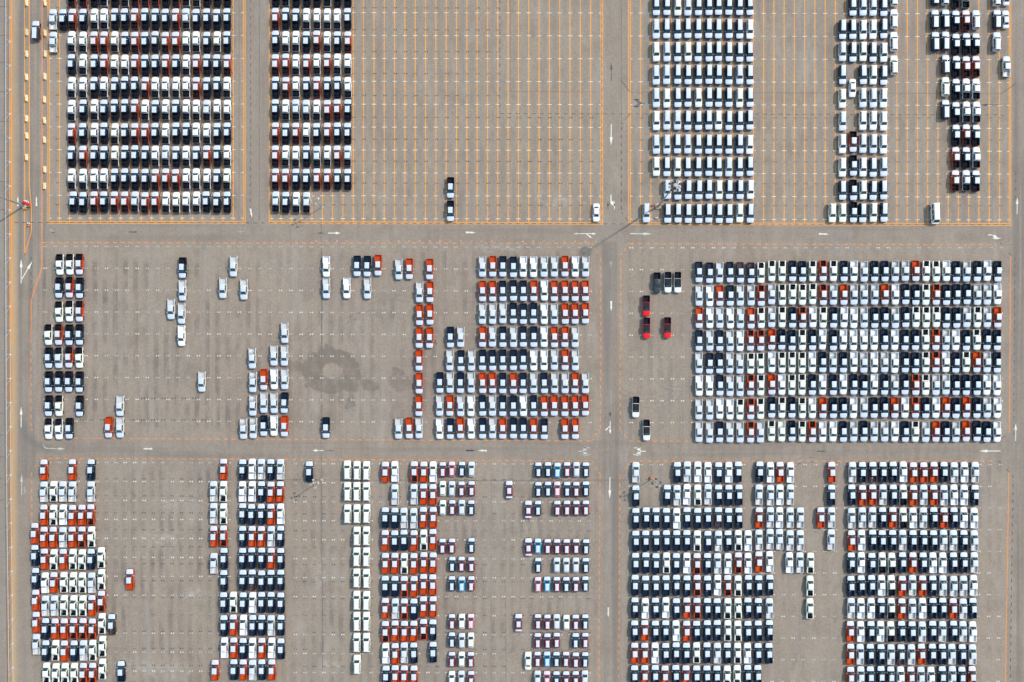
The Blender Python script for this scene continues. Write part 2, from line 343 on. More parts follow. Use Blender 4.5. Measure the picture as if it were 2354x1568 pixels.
dashes(dk, 2332,590,2329.5,1000,18.3,8,.12); dashes(dk, 2327.5,1112,2321,1600,18.2,8,.16); dashes(dk, 71.5,590,71.5,690,18,8,.12); dashes(dk, 2334,395,2333,455,18,8,.12)
for s_ in ((1427.7,186,1447.5,212),(1436,276,1448,262),(1427.5,287,1431,283),(1427.5,488,1431,493),(1437,500,1443,508),(2301,216,2319,203),(2319,203,2334,192),(2301,264,2307,269),(2333,455,2329,460),(2298,560,2305,563),(2318,580,2324,588),(2311,1001,2303,1008),(2295,1014,2300,1012),(2294,1060,2300,1063),(2313,1078,2318,1085),(2325,1091,2328,1098)): dk.line(*s_, .14)
dk.done('blacked_out_dash', DARKP, 'stuff')
for s_ in ((549.5,TOP,549.3,508),(597,TOP,595.7,508),(1427.8,TOP,1427.8,287),(1449,212.5,2301,216)): oneline('pavement_joint', DARKF, *s_, .11, .012)
for s_ in ((1173,211,1376,211.8),(1172.5,TOP,1172.5,211)): oneline('pavement_joint', BROWNP, *s_, .08, .012)
for y in (15.5,82,143.3,211,279,348.7,417.2,482): oneline('pavement_joint', BROWNP, -60, y, 27.5, y+.6, .14, .012)
# ragged crack lines
def crack(pts, w, m, seed, jit=.6):
    r = random.Random(seed); F = Flat(.010)
    for (x0,y0),(x1,y1) in zip(pts, pts[1:]):
        n = max(2, int(math.hypot(x1-x0,y1-y0)/6)); prev = (x0,y0)
        for i in range(1, n+1):
            p = (lerp(x0,x1,i/n)+r.uniform(-jit,jit), lerp(y0,y1,i/n)+r.uniform(-jit,jit))
            if r.random() < .9: F.line(*prev, *p, w*r.uniform(.5,1.4))
            prev = p
    F.done('crack', m)
crack([(738.3,512),(739.3,760),(738,1030),(739.5,1300),(742,1600)], .13, DARKF, 1, .35)
crack([(739.8,575),(740.2,700),(739.6,800)], .09, DARKP, 2, .3); crack([(740,930),(740,1010)], .1, DARKP, 22, .3); crack([(741,1300),(742,1500)], .1, DARKF, 23, .3)
crack([(600,1103),(760,1103.5),(1000,1104.5),(1240,1105),(1500,1103)], .12, DARKF, 3, .4)
crack([(1160,1155),(1161,1310),(1162,1600)], .10, DARKF, 4, .4); crack([(1536,1030),(1537,1000)], .1, DARKF, 5)

TYM = worn('tyre_rubber_trace', (.20,.17,.14), .95, (.27,.225,.18))
def tyre_arc(cx, cy, r, a0, a1, off=14):
    F = Flat(.007)
    for q in (r, r+off):
        n = 26; P = [(cx+q*math.cos(a0+(a1-a0)*i/n), cy+q*.8*math.sin(a0+(a1-a0)*i/n)) for i in range(n+1)]
        for i in range(n):
            if rnd.random() < .88: F.line(*P[i], *P[i+1], .16)
    F.done('tyre_mark', TYM)
for a in ((900,760,90,2.6,5.2),(870,820,120,3.6,5.9),(1080,690,70,.4,2.2),(640,700,95,.2,1.8),(1500,880,60,.3,2.4),(1480,840,85,.6,2.6),(1560,850,50,1.2,3.2),(420,1240,110,4.2,5.6),(1250,1210,40,3.2,6.1),(1150,700,60,3.6,5.6),(300,650,80,.2,1.5),(1403,900,46,.5,1.9),(1860,1110,60,3.3,5.0),(1900,1120,80,3.4,4.9)): tyre_arc(*a, off=13)

def arrow(m, x0, y0, x1, y1, w0=2.0, w1=1.4, hl=None, hw=None, z=.020):
    L = math.hypot(x1-x0, y1-y0); ux, uy = (x1-x0)/L, (y1-y0)/L; vx, vy = -uy, ux
    hl = hl or L*.4; hw = hw or (6.4 if L > 30 else 5.0); d = L-hl
    P = lambda t, s: (x0+ux*t+vx*s, y0+uy*t+vy*s)
    F = Flat(z); F.poly([P(0,-w0/2),P(0,w0/2),P(d,w1/2),P(d,-w1/2)]); F.poly([P(d,-hw/2),P(d,hw/2),P(L,0)])
    return F.done('road_arrow', m)
sh = dict(w0=4.4, w1=2.6, hl=10, hw=5.2)
for a in ((41.2,474,41.2,451.5),(83.8,474,83.8,450.5),(575.6,479.5,579,501),(1070.7,534.5,1092.7,535.2),(1404.5,692.5,1404.5,715.5),(1881.7,537.8,1904,538.9),(350,1031.8,327.5,1031.8),(1118.7,1036,1099,1035.7),(1398,1396.5,1397.7,1419)): arrow(WHITE, *a, **sh)
for a in ((48.7,651.7,48.7,595.5),(49.2,644,74.2,601.2),(753.7,536.2,782.5,536.2),(1404.5,285.7,1404.2,334.5),(1448.2,537.6,1497.5,538),(2337,492.7,2337.5,454.5),(48.8,983,48.6,934),(743.7,1035.8,718,1035.7),(2299,1036.9,2250,1037),(2333.7,1013.5,2334,973),(1401.5,1096.9,1401,1146)):
    L = math.hypot(a[2]-a[0],a[3]-a[1]); arrow(WHITE, *a, w0=1.9, w1=1.9, hl=min(19, L*.38), hw=6.8)
arrow(FADED, 49.7,1138,49.6,1090, w0=1.9, w1=1.9, hl=18, hw=6.8)
arrow(WHITE, 1332,537.6,1370.5,537.7, w0=1.6, w1=1.6, hl=9, hw=5); arrow(WHITE, 1347,537.8,1360.3,548, w0=2, w1=2, hl=7, hw=4, z=.024)
arrow(FADED, 1331,537.6,1317,537.6, w0=2, w1=2.4, hl=9, hw=5.4)
arrow(WHITE, 1402,968,1402,998.5, w0=1.8, w1=1.8, hl=10, hw=5.4); arrow(WHITE, 1402,979,1390,990.5, w0=1.8, w1=1.8, hl=7, hw=4.2, z=.024)
arrow(DARKP, 296,533.7,317,533.7, w0=1.6, w1=1.6, hl=8, hw=4); arrow(DARKP, 1404.6,187,1404.6,145, w0=1.4, w1=1.4, hl=15, hw=6.5)
arrow(DARKP, 1071,1036,1092.5,1036, **sh); arrow(DARKP, 1878,1037.5,1899,1037.5, w0=3, w1=2, hl=10, hw=4.4); arrow(DARKP, 2301,241.8,2251,241.8, w0=1.2, w1=1.6, hl=18, hw=5)
arrow(DARKF, 745,1036,771,1036, w0=1.2, w1=1.2, hl=14, hw=5); arrow(DARKP, 1402,958,1402,945, w0=1, w1=1, hl=10, hw=6)
arrow(DARKP, 744,536.3,727,536.3, w0=1.4, w1=1.4, hl=11, hw=3.5); arrow(GHOST, 1403.7,616,1403.7,600, w0=1.6, w1=3, hl=6, hw=9)
def P8(x,y): return ((2400+x/5.604)/1.7408, (760+y/5.604)/1.7408)
def P7(x,y): return ((3700+x/3.396)/1.7408, (780+y/3.396)/1.7408)
def P4(x,y): return ((2220+x/2.9875)/1.7408, (1760+y/2.9875)/1.7408)
def TZ(ox,oy,x,y): return (ox/1.7408+x/4.0018, oy/1.7408+y/4.0018)
def polyarrow(m, groups, z=.020):
    F = Flat(z)
    for q in groups: F.poly(q)
    F.done('road_arrow', m)
polyarrow(WHITE, [[P8(*p) for p in q] for q in ([(235,115),(258,115),(258,240),(235,315)], [(258,240),(315,292),(345,345),(320,372),(235,315)], [(315,235),(345,345),(320,465),(312,370),(308,290)])])
polyarrow(DARKF, [[P8(*p) for p in q] for q in ([(235,262),(235,315),(185,370),(160,345)], [(175,230),(185,350),(185,465),(165,380),(160,330)])])
polyarrow(WHITE, [[P7(*p) for p in q] for q in ([(855,540),(950,540),(940,551),(855,551)], [(908,545),(950,540),(990,588),(942,590)], [(900,588),(1042,585),(968,607)])])
YA = ([(1085,133),(1085,143),(1000,143),(1000,133)], [(1035,135),(1005,90),(965,98),(1003,138)], [(930,100),(985,86),(1035,100),(985,103)], [(1035,141),(1003,138),(962,178),(1005,180)], [(922,174),(1042,174),(985,190)])
polyarrow(WHITE, [[P4(*p) for p in q] for q in YA])
polyarrow(FADED, [[P4(275+(1085-x), y) for x, y in q] for q in YA])
polyarrow(DARKF, [[(2176+(1176-x)*0-0, y) for x, y in q] for q in ()] or [[TZ(2048,0,*p) for p in q] for q in ([(1225,948),(1225,955),(1185,955),(1185,948)], [(1190,945),(1190,958),(1150,985),(1120,985),(1160,955),(1125,918),(1152,915)], [(1108,922),(1150,910),(1180,922)], [(1105,980),(1180,980),(1148,992)])])
polyarrow(FADED, [[TZ(0,1300,*p) for p in q] for q in ([(385,1098),(402,1108),(425,1132),(415,1138)], [(420,1132),(540,1136),(540,1144),(420,1140)], [(540,1128),(602,1140),(540,1152)])])
polyarrow(GHOST, [[TZ(0,660,*p) for p in q] for q in ([(442,590),(475,592),(510,622),(480,624)], [(470,616),(532,623),(475,627)])])
polyarrow(GHOST, [[TZ(0,660,*p) for p in q] for q in ([(2180,617),(2215,606),(2215,626)], [(2215,613),(2256,611),(2256,617),(2215,619)], [(2250,572),(2256,572),(2256,614),(2250,614)])])
polyarrow(GHOST, [[TZ(0,1300,*p) for p in q] for q in ([(215,1510),(232,1480),(240,1535),(218,1560)],)])
NUMM = FADED
for n in range(17, 56):
    if n in (46, 47): continue
    x = 1011.3+(n-40)*23.72 if n <= 48 else 1201.5+(n-48)*23.85
    cu = bpy.data.curves.new('bay_number', 'FONT'); cu.body = str(n); cu.size = .62; cu.align_x = 'CENTER'; cu.align_y = 'CENTER'; cu.materials.append(NUMM if n > 27 else GHOST)
    o = bpy.data.objects.new('bay_number', cu); C.objects.link(o); o.parent = ground; o.location = (*W(x, 554.6+(n-23)*.035), .020)

# ------------------------------------------------------------------ vehicles
def half(hw, zt, zb):
    h = [(0,zb),(hw-.14,zb),(hw-.03,zb+.10),(hw,zb+.30),(hw-.01,zt-.22),(hw-.07,zt-.05),(hw-.22,zt+.0),(hw*.45,zt+.025),(0,zt+.03)]
    return h + [(-x,z) for x,z in h[-2:0:-1]]
def lower(b, sts, mi=0):
    b.rings([[(x, y, z) for x, z in half(hw, zt, zb)] for (y, hw, zt, zb) in sts], mi)
def rr(yf, yr, hw, z, c=.14, taper=1.0):
    return [(hw*taper-c, yf, z), (hw*taper, yf-c*1.2, z), (hw, yr+c, z), (hw-c, yr, z), (-(hw-c), yr, z), (-hw, yr+c, z), (-hw*taper, yf-c*1.2, z), (-(hw*taper-c), yf, z)][::-1]
def panel(b, q, u0, u1, v0, v1, off=.012, mi=0, th=.01):
    p00, p10, p01, p11 = [Vector(p) for p in q]
    f = lambda u, v: (p00.lerp(p10, u)).lerp(p01.lerp(p11, u), v)
    n = (p10-p00).cross(p01-p00).normalized()
    c = [f(u0,v0), f(u1,v0), f(u1,v1), f(u0,v1)]
    o = [p+n*off for p in c]; i = [p-n*th for p in c]
    b.add(o+i, [(0,1,2,3),(7,6,5,4),(0,4,5,1),(1,5,6,2),(2,6,7,3),(3,7,4,0)], mi)
def wheel_mesh(r, w):
    b = MB(); n = 16
    ring = lambda x, rad: [(x, rad*math.cos(2*math.pi*i/n), rad*math.sin(2*math.pi*i/n)) for i in range(n)]
    b.rings([ring(-w/2, r*.9), ring(-w/2+.03, r), ring(w/2-.03, r), ring(w/2, r*.9), ring(w/2, r*.66)], 0, True, False)
    b.rings([ring(w/2, r*.66), ring(w/2-.03, r*.62), ring(w/2-.02, r*.2)], 1, False, True)
    return b.mesh('wheel', [TYRE, RIM], True)
SPECS = {
 'pickup': dict(st=[(2.64,.48,.84,.48),(2.59,.64,.92,.42),(2.46,.79,.99,.36),(2.25,.875,1.035,.34),(1.95,.915,1.07,.33),(1.40,.92,1.13,.33),(.6,.925,1.09,.33),(-.87,.925,1.06,.33)],
    wb=1.42, rf=.60, rr=-.80, rb=-.88, zb=1.07, zr=1.80, hwb=.85, hwr=.62, wy=(1.66,-1.56), r=.38, hood=(2.60,1.45), roof=(.63,-.86,.575)),
 'suv': dict(st=[(2.46,.60,.80,.42),(2.40,.76,.94,.36),(2.20,.88,1.04,.32),(1.7,.925,1.08,.31),(1.2,.93,1.12,.31),(0,.935,1.10,.31),(-1.6,.93,1.08,.32),(-2.25,.89,1.05,.36),(-2.42,.80,.95,.42)],
    wb=1.20, rf=.44, rr=-2.14, rb=-2.38, zb=1.06, zr=1.80, hwb=.86, hwr=.655, wy=(1.5,-1.45), r=.38, hood=(2.42,1.22), roof=(.48,-2.20,.57)),
 'hatchback': dict(st=[(1.94,.50,.68,.36),(1.88,.66,.80,.30),(1.65,.78,.90,.26),(1.3,.825,.95,.25),(.95,.83,.99,.25),(0,.84,.96,.25),(-1.2,.835,.95,.26),(-1.75,.78,.93,.30),(-1.94,.66,.80,.38)],
    wb=1.02, rf=.20, rr=-1.45, rb=-1.80, zb=.92, zr=1.50, hwb=.77, hwr=.60, wy=(1.22,-1.22), r=.30, hood=(1.89,1.04), roof=(.16,-1.52,.44)),
 'sedan': dict(st=[(2.32,.52,.66,.36),(2.26,.70,.78,.30),(2.0,.82,.88,.26),(1.6,.87,.93,.25),(1.2,.875,.97,.25),(0,.885,.95,.25),(-1.6,.875,.97,.26),(-2.15,.80,.94,.30),(-2.32,.68,.82,.38)],
    wb=1.22, rf=.42, rr=-.95, rb=-1.62, zb=.91, zr=1.44, hwb=.79, hwr=.58, wy=(1.4,-1.35), r=.32, hood=(2.26,1.24), roof=(.44,-.96,.49), trunk=(-1.70,-2.14)),
 'van': dict(st=[(2.66,.60,.80,.40),(2.60,.82,1.0,.36),(2.4,.93,1.12,.33),(1.8,.95,1.16,.33),(0,.955,1.18,.33),(-2.4,.95,1.18,.34),(-2.66,.90,1.1,.40)],
    wb=2.34, rf=1.72, rr=-2.50, rb=-2.62, zb=1.12, zr=2.22, hwb=.92, hwr=.76, wy=(1.75,-1.55), r=.35, hood=None, roof=None)}
WH = {k: wheel_mesh(s['r'], .24) for k, s in SPECS.items()}
def build_parts(kind, c, liner, style):
    """list of (name, mesh, location, rot_z)"""
    sp = SPECS[kind]; pm = paint(c); out = []
    b = MB(); lower(b, sp['st'])
    hwb, hwr, zb, zr = sp['hwb'], sp['hwr'], sp['zb'], sp['zr']; zw = zr-.09
    rs = [rr(sp['wb'], sp['rb'], hwb, zb-.02, .12, .96), rr(sp['rf']+.05, sp['rr']-.03, hwr+.05, zw, .09, .98), rr(sp['rf']-.04, sp['rr']+.03, hwr-.01, zr-.02, .09, .98), rr(sp['rf']-.22, sp['rr']+.22, hwr-.2, zr+.01, .08, .98)]
    b.rings(rs, 1 if style == 'blackroof' else 0)
    if kind == 'pickup':
        y0, y1 = -.885, -2.60
        prof = [(.80,.40),(.915,.46),(.935,.72),(.925,1.00),(.895,1.075),(.80,1.085),(.765,1.06),(.75,.60)]
        ring = lambda y, k=1.0: [(x*k, y, z) for x, z in prof] + [(-x*k, y, z) for x, z in prof[::-1]]
        n = 16; vs = ring(y0)+ring(-1.8)+ring(-2.5,.985)+ring(y1,.955); fs = []
        for k in range(3):
            for i in range(n): fs.append((k*n+i, k*n+(i+1)%n, (k+1)*n+(i+1)%n, (k+1)*n+i))
        for e in (0, 3):
            L = list(range(e*n, e*n+8)); R = list(range(e*n+15, e*n+7, -1))
            for i in range(7): fs.append((L[i], L[i+1], R[i+1], R[i]))
        b.add(vs, fs)
        b.box(-.76,.76,-.97,-.89,.60,1.07); b.box(-.80,.80,-2.61,-2.53,.58,1.065, ch=.02)
        if liner and liner != 'short': pass
        b.box(-.80,.80,-2.70,-2.60,.42,.56, 1, ch=.02)                    # rear bumper
        for k in (-1,1): b.box(k*.66-.085, k*.66+.085, -2.05, -1.2, .60, .78)   # wheel boxes
        if liner == 'sport':                                               # body-coloured surround behind the cab
            b.box(-.80,.80,-1.16,-.90,.62,1.09, ch=.03)
            for k in (-1,1): b.box(k*.74-.09,k*.74+.09,-2.55,-.95,.62,1.095, ch=.03)
    if kind == 'suv' or kind == 'van':
        for k in (-1,1): b.box(k*(hwr-.05)-.02, k*(hwr-.05)+.02, sp['rr']+.25, sp['rf']-.25, zr-.01, zr+.05, 1)
    # dark bumper, sills and wheel arches
    f0 = sp['st'][0][0]
    b.box(-.55,.55,f0-.05,f0+.02,.48,.72,1); 
    if kind == 'pickup': b.box(-.30,.30,f0-.02,f0+.035,.56,.66,1)
    for wy in sp['wy']:
        for k in (-1,1):
            hx = (sp['hwb']+.075 if kind != 'hatchback' and kind != 'sedan' else sp['hwb']+.082)
            n = 10; R = sp['r']+.07; cz = sp['r']
            arc = [(wy+R*math.cos(math.pi*i/n), cz+R*math.sin(math.pi*i/n)) for i in range(n+1)]
            a = [(k*(hx-.05), y, z) for y, z in arc]; d = [(k*(hx+.012), y, z) for y, z in arc]
            vs = a+d; m_ = n+1; fs = [(i, i+1, m_+i+1, m_+i) for i in range(n)]+[tuple(m_+i for i in range(m_))]
            if k < 0: fs = [t[::-1] for t in fs]
            b.add(vs, fs, 1)
    b.box(-.14,.14, sp['rr']-.035, sp['rr']+.0, zr-.10, zr-.05, 2)
    b.box(-.02,.02, (sp['rr']+.14), (sp['rr']+.22), zr, zr+.05, 1)           # aerial fin
    bodym = [pm, BLACKP, LAMPR]
    out.append(('body', b.mesh('body', bodym, True), (0,0,0), 0))
    # glass
    L0, L1 = rs[0], rs[1]
    g1 = MB(); panel(g1, ((-hwb*.96+.10, sp['wb'], zb), (hwb*.96-.10, sp['wb'], zb), (-(hwr-.03), sp['rf']+.05, zw), (hwr-.03, sp['rf']+.05, zw)), .02,.98,.03,.97, .014)
    out.append(('windshield', g1.mesh('windshield', GLASS), (0,0,0), 0))
    g2 = MB(); panel(g2, ((hwb-.12, sp['rb'], zb), (-(hwb-.12), sp['rb'], zb), (hwr-.08, sp['rr']-.03, zw), (-(hwr-.08), sp['rr']-.03, zw)), .03,.97,.25,.92, .014)
    out.append(('rear_window', g2.mesh('rear_window', GLASS), (0,0,0), 0))
    for k in (-1, 1):
        g3 = MB(); yb0, yf0 = sp['rb']+.16, sp['wb']-.18; yb1, yf1 = sp['rr']+.12, sp['rf']-.02
        q = [(k*hwb, yb0, zb), (k*hwb*.975, yf0, zb), (k*(hwr+.05), yb1, zw), (k*(hwr+.05), yf1, zw)]
        if k < 0: q = [q[1], q[0], q[3], q[2]]
        for a, c2 in ((.03,.30),(.34,.62),(.65,.96)) if kind in ('suv','van','hatchback') else ((.04,.45),(.49,.95)):
            if k < 0: a, c2 = 1-c2, 1-a
            panel(g3, q, a, c2, .12, .90, .012)
        out.append(('side_window', g3.mesh('side_window', GLASS), (0,0,0), 0))
    # protective films
    fm = FILMP if c == 'P' else FILM
    sts = sp['st']
    def zat(y, key=2):
        for s0, s1 in zip(sts, sts[1:]):
            if s1[0] <= y <= s0[0]:
                t = (s0[0]-y)/(s0[0]-s1[0]); return lerp(s0[key], s1[key], t)
        return sts[-1][key]
    def cover(ya, yb, inset, name):
        lo, hi = min(ya,yb), max(ya,yb); yy = sorted({ya, yb, *[q[0] for q in sts if lo < q[0] < hi], lerp(ya,yb,.5)}, reverse=ya > yb)
        f = MB(); n = len(yy)-1; rows = []
        for i in range(n+1):
            y = yy[i]; hw = zat(y,1); zt = zat(y)
            pass
            pass
            w_ = hw-inset if i else hw-inset*.5
            rows.append([(-w_, y, zt-.035), (-(w_-.10), y, zt+.012), (-w_*.45, y, zt+.036), (0,y,zt+.042), (w_*.45, y, zt+.036), (w_-.10, y, zt+.012), (w_, y, zt-.035)])
        vs = [p for r in rows for p in r]; m_ = 7
        fs = [(i*m_+j+1, i*m_+j, (i+1)*m_+j, (i+1)*m_+j+1) for i in range(n) for j in range(m_-1)]
        if ya < yb: fs = [t[::-1] for t in fs]
        f.add(vs, fs); out.append((name, f.mesh(name, fm, True), (0,0,0), 0))
    if style == 'film' and sp['hood']:
        cover(sp['hood'][0], sp['hood'][1], .035, 'hood_film')
        ya, yb, w_ = sp['roof']; f = MB()
        prof = [(-w_, zr+.006), (-w_*.72, zr+.026), (w_*.72, zr+.026), (w_, zr+.006)]
        yss = [ya+.02, ya-.1, lerp(ya,yb,.5), yb+.12, yb]; wf = [1, 1, .96, 1.0, 1.03]; dz = [-.03, .0, .004, 0, -.02]
        if kind == 'hatchback': wf = [1.02, 1, .90, 1.0, 1.10]
        vs = [(x*wf[i], y, z+dz[i]) for i, y in enumerate(yss) for x, z in prof]
        fs = [(i*4+j+1, i*4+j, (i+1)*4+j, (i+1)*4+j+1) for i in range(4) for j in range(3)]
        f.add(vs, [t[::-1] for t in fs] if False else fs); out.append(('roof_film', f.mesh('roof_film', fm, True), (0,0,0), 0))
        if 'trunk' in sp: cover(sp['trunk'][1], sp['trunk'][0], .06, 'boot_film')
    if style == 'blackroof':
        f = MB(); f.rings([rr(sp['rf']+.06, sp['rr']-.04, hwr+.06, zr-.075, .09), rr(sp['rf']-.04, sp['rr']+.04, hwr+.02, zr+.018, .09)], 0); out.append(('roof_panel', f.mesh('roof_panel', BLACKP), (0,0,0), 0))
        f = MB(); f.box(-.26,.26, sts[0][0]-.06, sts[0][0]+.0, .84, .90); out.append(('film_strip', f.mesh('film_strip', FILM), (0,0,0), 0))
    if kind == 'pickup' and liner:
        f = MB(); s_ = .655 if liner == 'sport' else .745; yf = -1.17 if liner == 'sport' else -.975; z0 = .605
        f.box(-s_, s_, -2.525, yf, z0, z0+.02); 
        for k in (-1,1): f.box(k*(s_-.012)-.012, k*(s_-.012)+.012, -2.52, yf, z0+.02, 1.06)
        f.box(-s_+.03, s_-.03, yf-.03, yf-.005, z0+.02, 1.06); f.box(-s_+.03, s_-.03, -2.52, -2.495, z0+.02, 1.05)
        for k in (-1,1): f.box(k*.655-.09, k*.655+.09, -2.05, -1.2, z0+.02, .79) if liner != 'sport' else None
        for i in range(9): x = -s_+.12+i*(2*s_-.24)/8; f.box(x-.02, x+.02, -2.45, yf-.06, z0+.02, z0+.035)
        if liner != 'sport':
            for k in (-1,1): f.box(k*.80-.085, k*.80+.085, -2.56, -.93, 1.04, 1.105, ch=.02)
            f.box(-.72,.72,-2.635,-2.50,1.03,1.09, ch=.02)
        out.append(('bed_liner', f.mesh('bed_liner', LINER), (0,0,0), 0))
    for wy in sp['wy']:
        for k in (-1,1): out.append(('wheel', WH[kind], (k*(sp['hwb']-.035), wy, sp['r']), 0 if k > 0 else math.pi))
    for k in (-1,1):
        f = MB(); f.box(-.10,.10,-.07,.05,-.08,.09, ch=.03)
        out.append(('wing_mirror', f.mesh('wing_mirror', FILM if style == 'film' else pm), (k*(hwb+.115), sp['wb']-.42, zb+.05), 0))
    r0 = sts[-1]; ry = -2.62 if kind == 'pickup' else r0[0]-.01; rx = (.825 if kind == 'pickup' else r0[1]-.05)
    for k in (-1,1):
        f = MB(); z1 = 1.06 if kind == 'pickup' else r0[2]-.02
        f.box(-.06,.06,-.015,.10,z1-.34,z1-.01, ch=.02); out.append(('taillight', f.mesh('taillight', LAMPR), (k*rx, ry, 0), 0))
        f = MB(); f.box(-.15,.15,-.10,.05,0,.14, ch=.03); s1 = sts[1]; out.append(('headlight', f.mesh('headlight', LAMPW), (k*(s1[1]-.16), s1[0]-.06, s1[2]-.22), 0))
    return out

# code -> (paint, liner, style); capital letter = dark lined bed
def decode(kind, ch, block):
    if kind == 'pickup':
        if ch == 'g': return ('G', True, 'plain')
        if ch == 'h': return ('W', True, 'blackroof')
        if ch == 'v': return ('V', True, 'blackroof')
        c = ch.upper(); up = ch.isupper()
        lin = ('sport' if (block in ('H','J','K','L','N') and up and ch != 'K') else True) if up else False
        return (c, lin, 'plain' if c in 'WC' else 'film')
    if kind == 'hatchback' or kind == 'sedan':
        return ('D' if ch == 'M' else ch, False, 'plain' if ch in 'CW' else 'film')
    if kind == 'van': return ('W', False, 'plain')
    return (ch, False, 'plain' if ch in 'WC' else 'film')
# ------------------------------------------------------------------ where every vehicle stands
CARS = []
TILES = {'t0':(0,0),'t1':(1024,0),'t2':(2048,0),'t3':(3072,0),'m0':(0,660),'m1':(1024,660),'m2':(2048,660),'m3':(3072,660),
 'n0':(0,1300),'n1':(1024,1300),'n2':(2048,1300),'n3':(3072,1300),'a1':(0,1800),'a2':(0,2260),'b1':(1024,1800),'b2':(1024,2260),'c1':(2048,1800),'c2':(2048,2260),'d1':(3072,1800),'d2':(3072,2260)}
jr = random.Random(11)
def R(block, kind, face, tile, y, xs, codes, loose=False, rot=None):
    ox, oy = TILES[tile]
    if isinstance(xs, str): xs = [float(t) for t in xs.split()]
    if isinstance(codes, str): codes = codes.split() if ' ' in codes else list(codes)
    assert len(xs) == len(codes), (block, tile, y, len(xs), len(codes))
    for x, c in zip(xs, codes):
        if c == '.': continue
        X = ox/1.7408+x/4.0018; Y = oy/1.7408+y/4.0018
        CARS.append(dict(block=block, kind=kind, face=face, x=X+jr.uniform(-.4,.4), y=Y+jr.uniform(-1.0,1.0), code=c, loose=loose, rot=jr.gauss(0,.011) if rot is None else rot, row=None))
P, SU, HB, SE = 'pickup', 'suv', 'hatchback', 'sedan'
# block A
AX = '660 765 868 957 1056 1149 1241 1335 1428 1523 1618 1712 1805 1902 1995 2088'
for y, cs in ((-35,'RRKWKSRRRKRWWKKK'),(175,'.KWWKKRKKKRSKKKK'),(386,'WWRRCKRKGRRWWKCK'),(595,'KWKRCWRKKRKWRKKR'),(803,'WWKWKKKRWWWWRKKW'),(1012,'WKWKKKRWKWKWWSWW'),(1227,'RKWKCKRRKWKKWWKK'),(1436,'KRKKCKKKWSKWKRKW')):
    R('A', P, 'U', 't0', y, AX, cs)
R('A',P,'U','m0',130,AX,'WWWWKKKKRRRWWWKC'); R('A',P,'U','m0',343,'674 765 868 957 1053 1150 1240 1335 1428 1527 1620 1712 1808 1897 1993 2088','KKRKRRSRRWCWWKKK')
R('A',P,'U','t0',178,'487 582 667','sKR'); R('A',P,'U','t0',386,'490','s')
R('S0',SU,'U','t0',285,'330','M',True)
# block B
BX = '180 273 367 463 559 655 748 843'
for y, cs in ((-35,'KSKKKWKK'),(171,'RKKWWWWK'),(382,'KWWKRWKR'),(592,'RRWRWRWW'),(802,'KRWKRKKW'),(1013,'KWSSWRRK'),(1225,'RKRWKRKK'),(1436,'RWWKSWRS')): R('B',P,'U','t1',y,BX,cs)
R('B',P,'U','m1',130,BX,'RRKKRRKK'); R('B',P,'U','m1',343,'184 275 372 467','SKWS')
R('B2',P,'D','m1',208,'1789','K',True); R('B2',P,'D','m1',424,'1787','K',True)
# block E (suvs)
EX = '1327 1424 1523 1617 1713 1810 1898 1995 2093 2187'
for y, cs in ((55,'KKCSKKKKKK'),(267,'SKKKKKKKKW'),(480,'CSKCKKKKKK'),(690,'SSKKKKKKSK'),(900,'SCKKCKKKCK'),(1110,'WSSKKKWKKK'),(1327,'SSKSKKKKKW')): R('E',SU,'D','t2',y,EX,cs)
R('E',SU,'D','m2',17,EX,'CKCKKKKSKK'); R('E',SU,'D','m2',230,'1430 1523 1622 1720 1810 1905 1998 2097 2192','SKKKKCKKW'); R('E',SU,'D','m2',445,'1430 1527 1620 1717 1810 1905 1998 2095 2190','KKKKKKKCK')
R('E2',SU,'D','m2',443,'1235','S',True); R('E2',SE,'D','m2',440,'777','W',True)
# block F
FX = '685 779 873 966 1062'
for y, cs in ((60,'.KSSK'),(272,'KKWWK'),(480,'SKCKW'),(692,'K.KCK'),(905,'C.SSW'),(1112,'S.WWW'),(1322,'W.SSW')): R('F',SU,'D','t3',y,FX,cs)
R('F',SU,'D','m3',22,FX,'W.WKS'); R('F',SU,'D','m3',235,FX,'K.CKK'); R('F',SU,'D','m3',440,'592 685 870 968 1065','CCKCK')
R('F',P,'D','t3',1303,'782','R'); R('F',P,'D','m3',5,'783','K'); R('F',P,'D','m3',232,'785','K'); R('F',P,'D','m3',440,'785','K')
R('F',SE,'D','t3',808,'778','W'); 
for y, c in ((-27,'W'),(177,'W'),(382,'W'),(600,'C')): R('F2',SU,'U','t3',y,'1158',c)
# block G
R('G',SU,'U','t3',-36,'1535 1628','KS'); R('G',P,'U','t3',-22,'1722 1818','MS'); R('G2',SU,'U','t3',-28,'2103','S'); R('G2',SE,'U','t3',-35,'2190','S')
R('G',SU,'U','t3',182,'1535 1630 1912','KKS'); R('G',P,'U','t3',193,'1725 1820','KR'); R('G2',SU,'U','t3',183,'2105','K'); R('G2',SE,'U','t3',182,'2187','S')
R('G',SU,'U','t3',383,'1537 1632','KG'); R('G',P,'U','t3',404,'1727 1824 1912','KKK'); R('G2',SU,'U','t3',390,'2102','S')
R('G',SU,'U','t3',595,'1632','M'); R('G',P,'U','t3',613,'1728 1822 1912','KRR'); R('G2',P,'U','t3',617,'2193','s')
R('G',SU,'U','t3',800,'1633','C'); R('G',P,'U','t3',821,'1727 1820 1912','KWW')
R('G',SU,'U','t3',1013,'1632','K'); R('G',P,'U','t3',1033,'1727 1823 1916','KWW')
R('G',P,'U','t3',1242,'1727 1822 1914','KRK'); R('G',P,'U','t3',1453,'1726 1822 1915','RKW'); R('G',P,'U','m3',146,'1722 1820 1910','RSK')
R('V','van','D','m3',448,'1537','W',True,math.pi*0+.045)
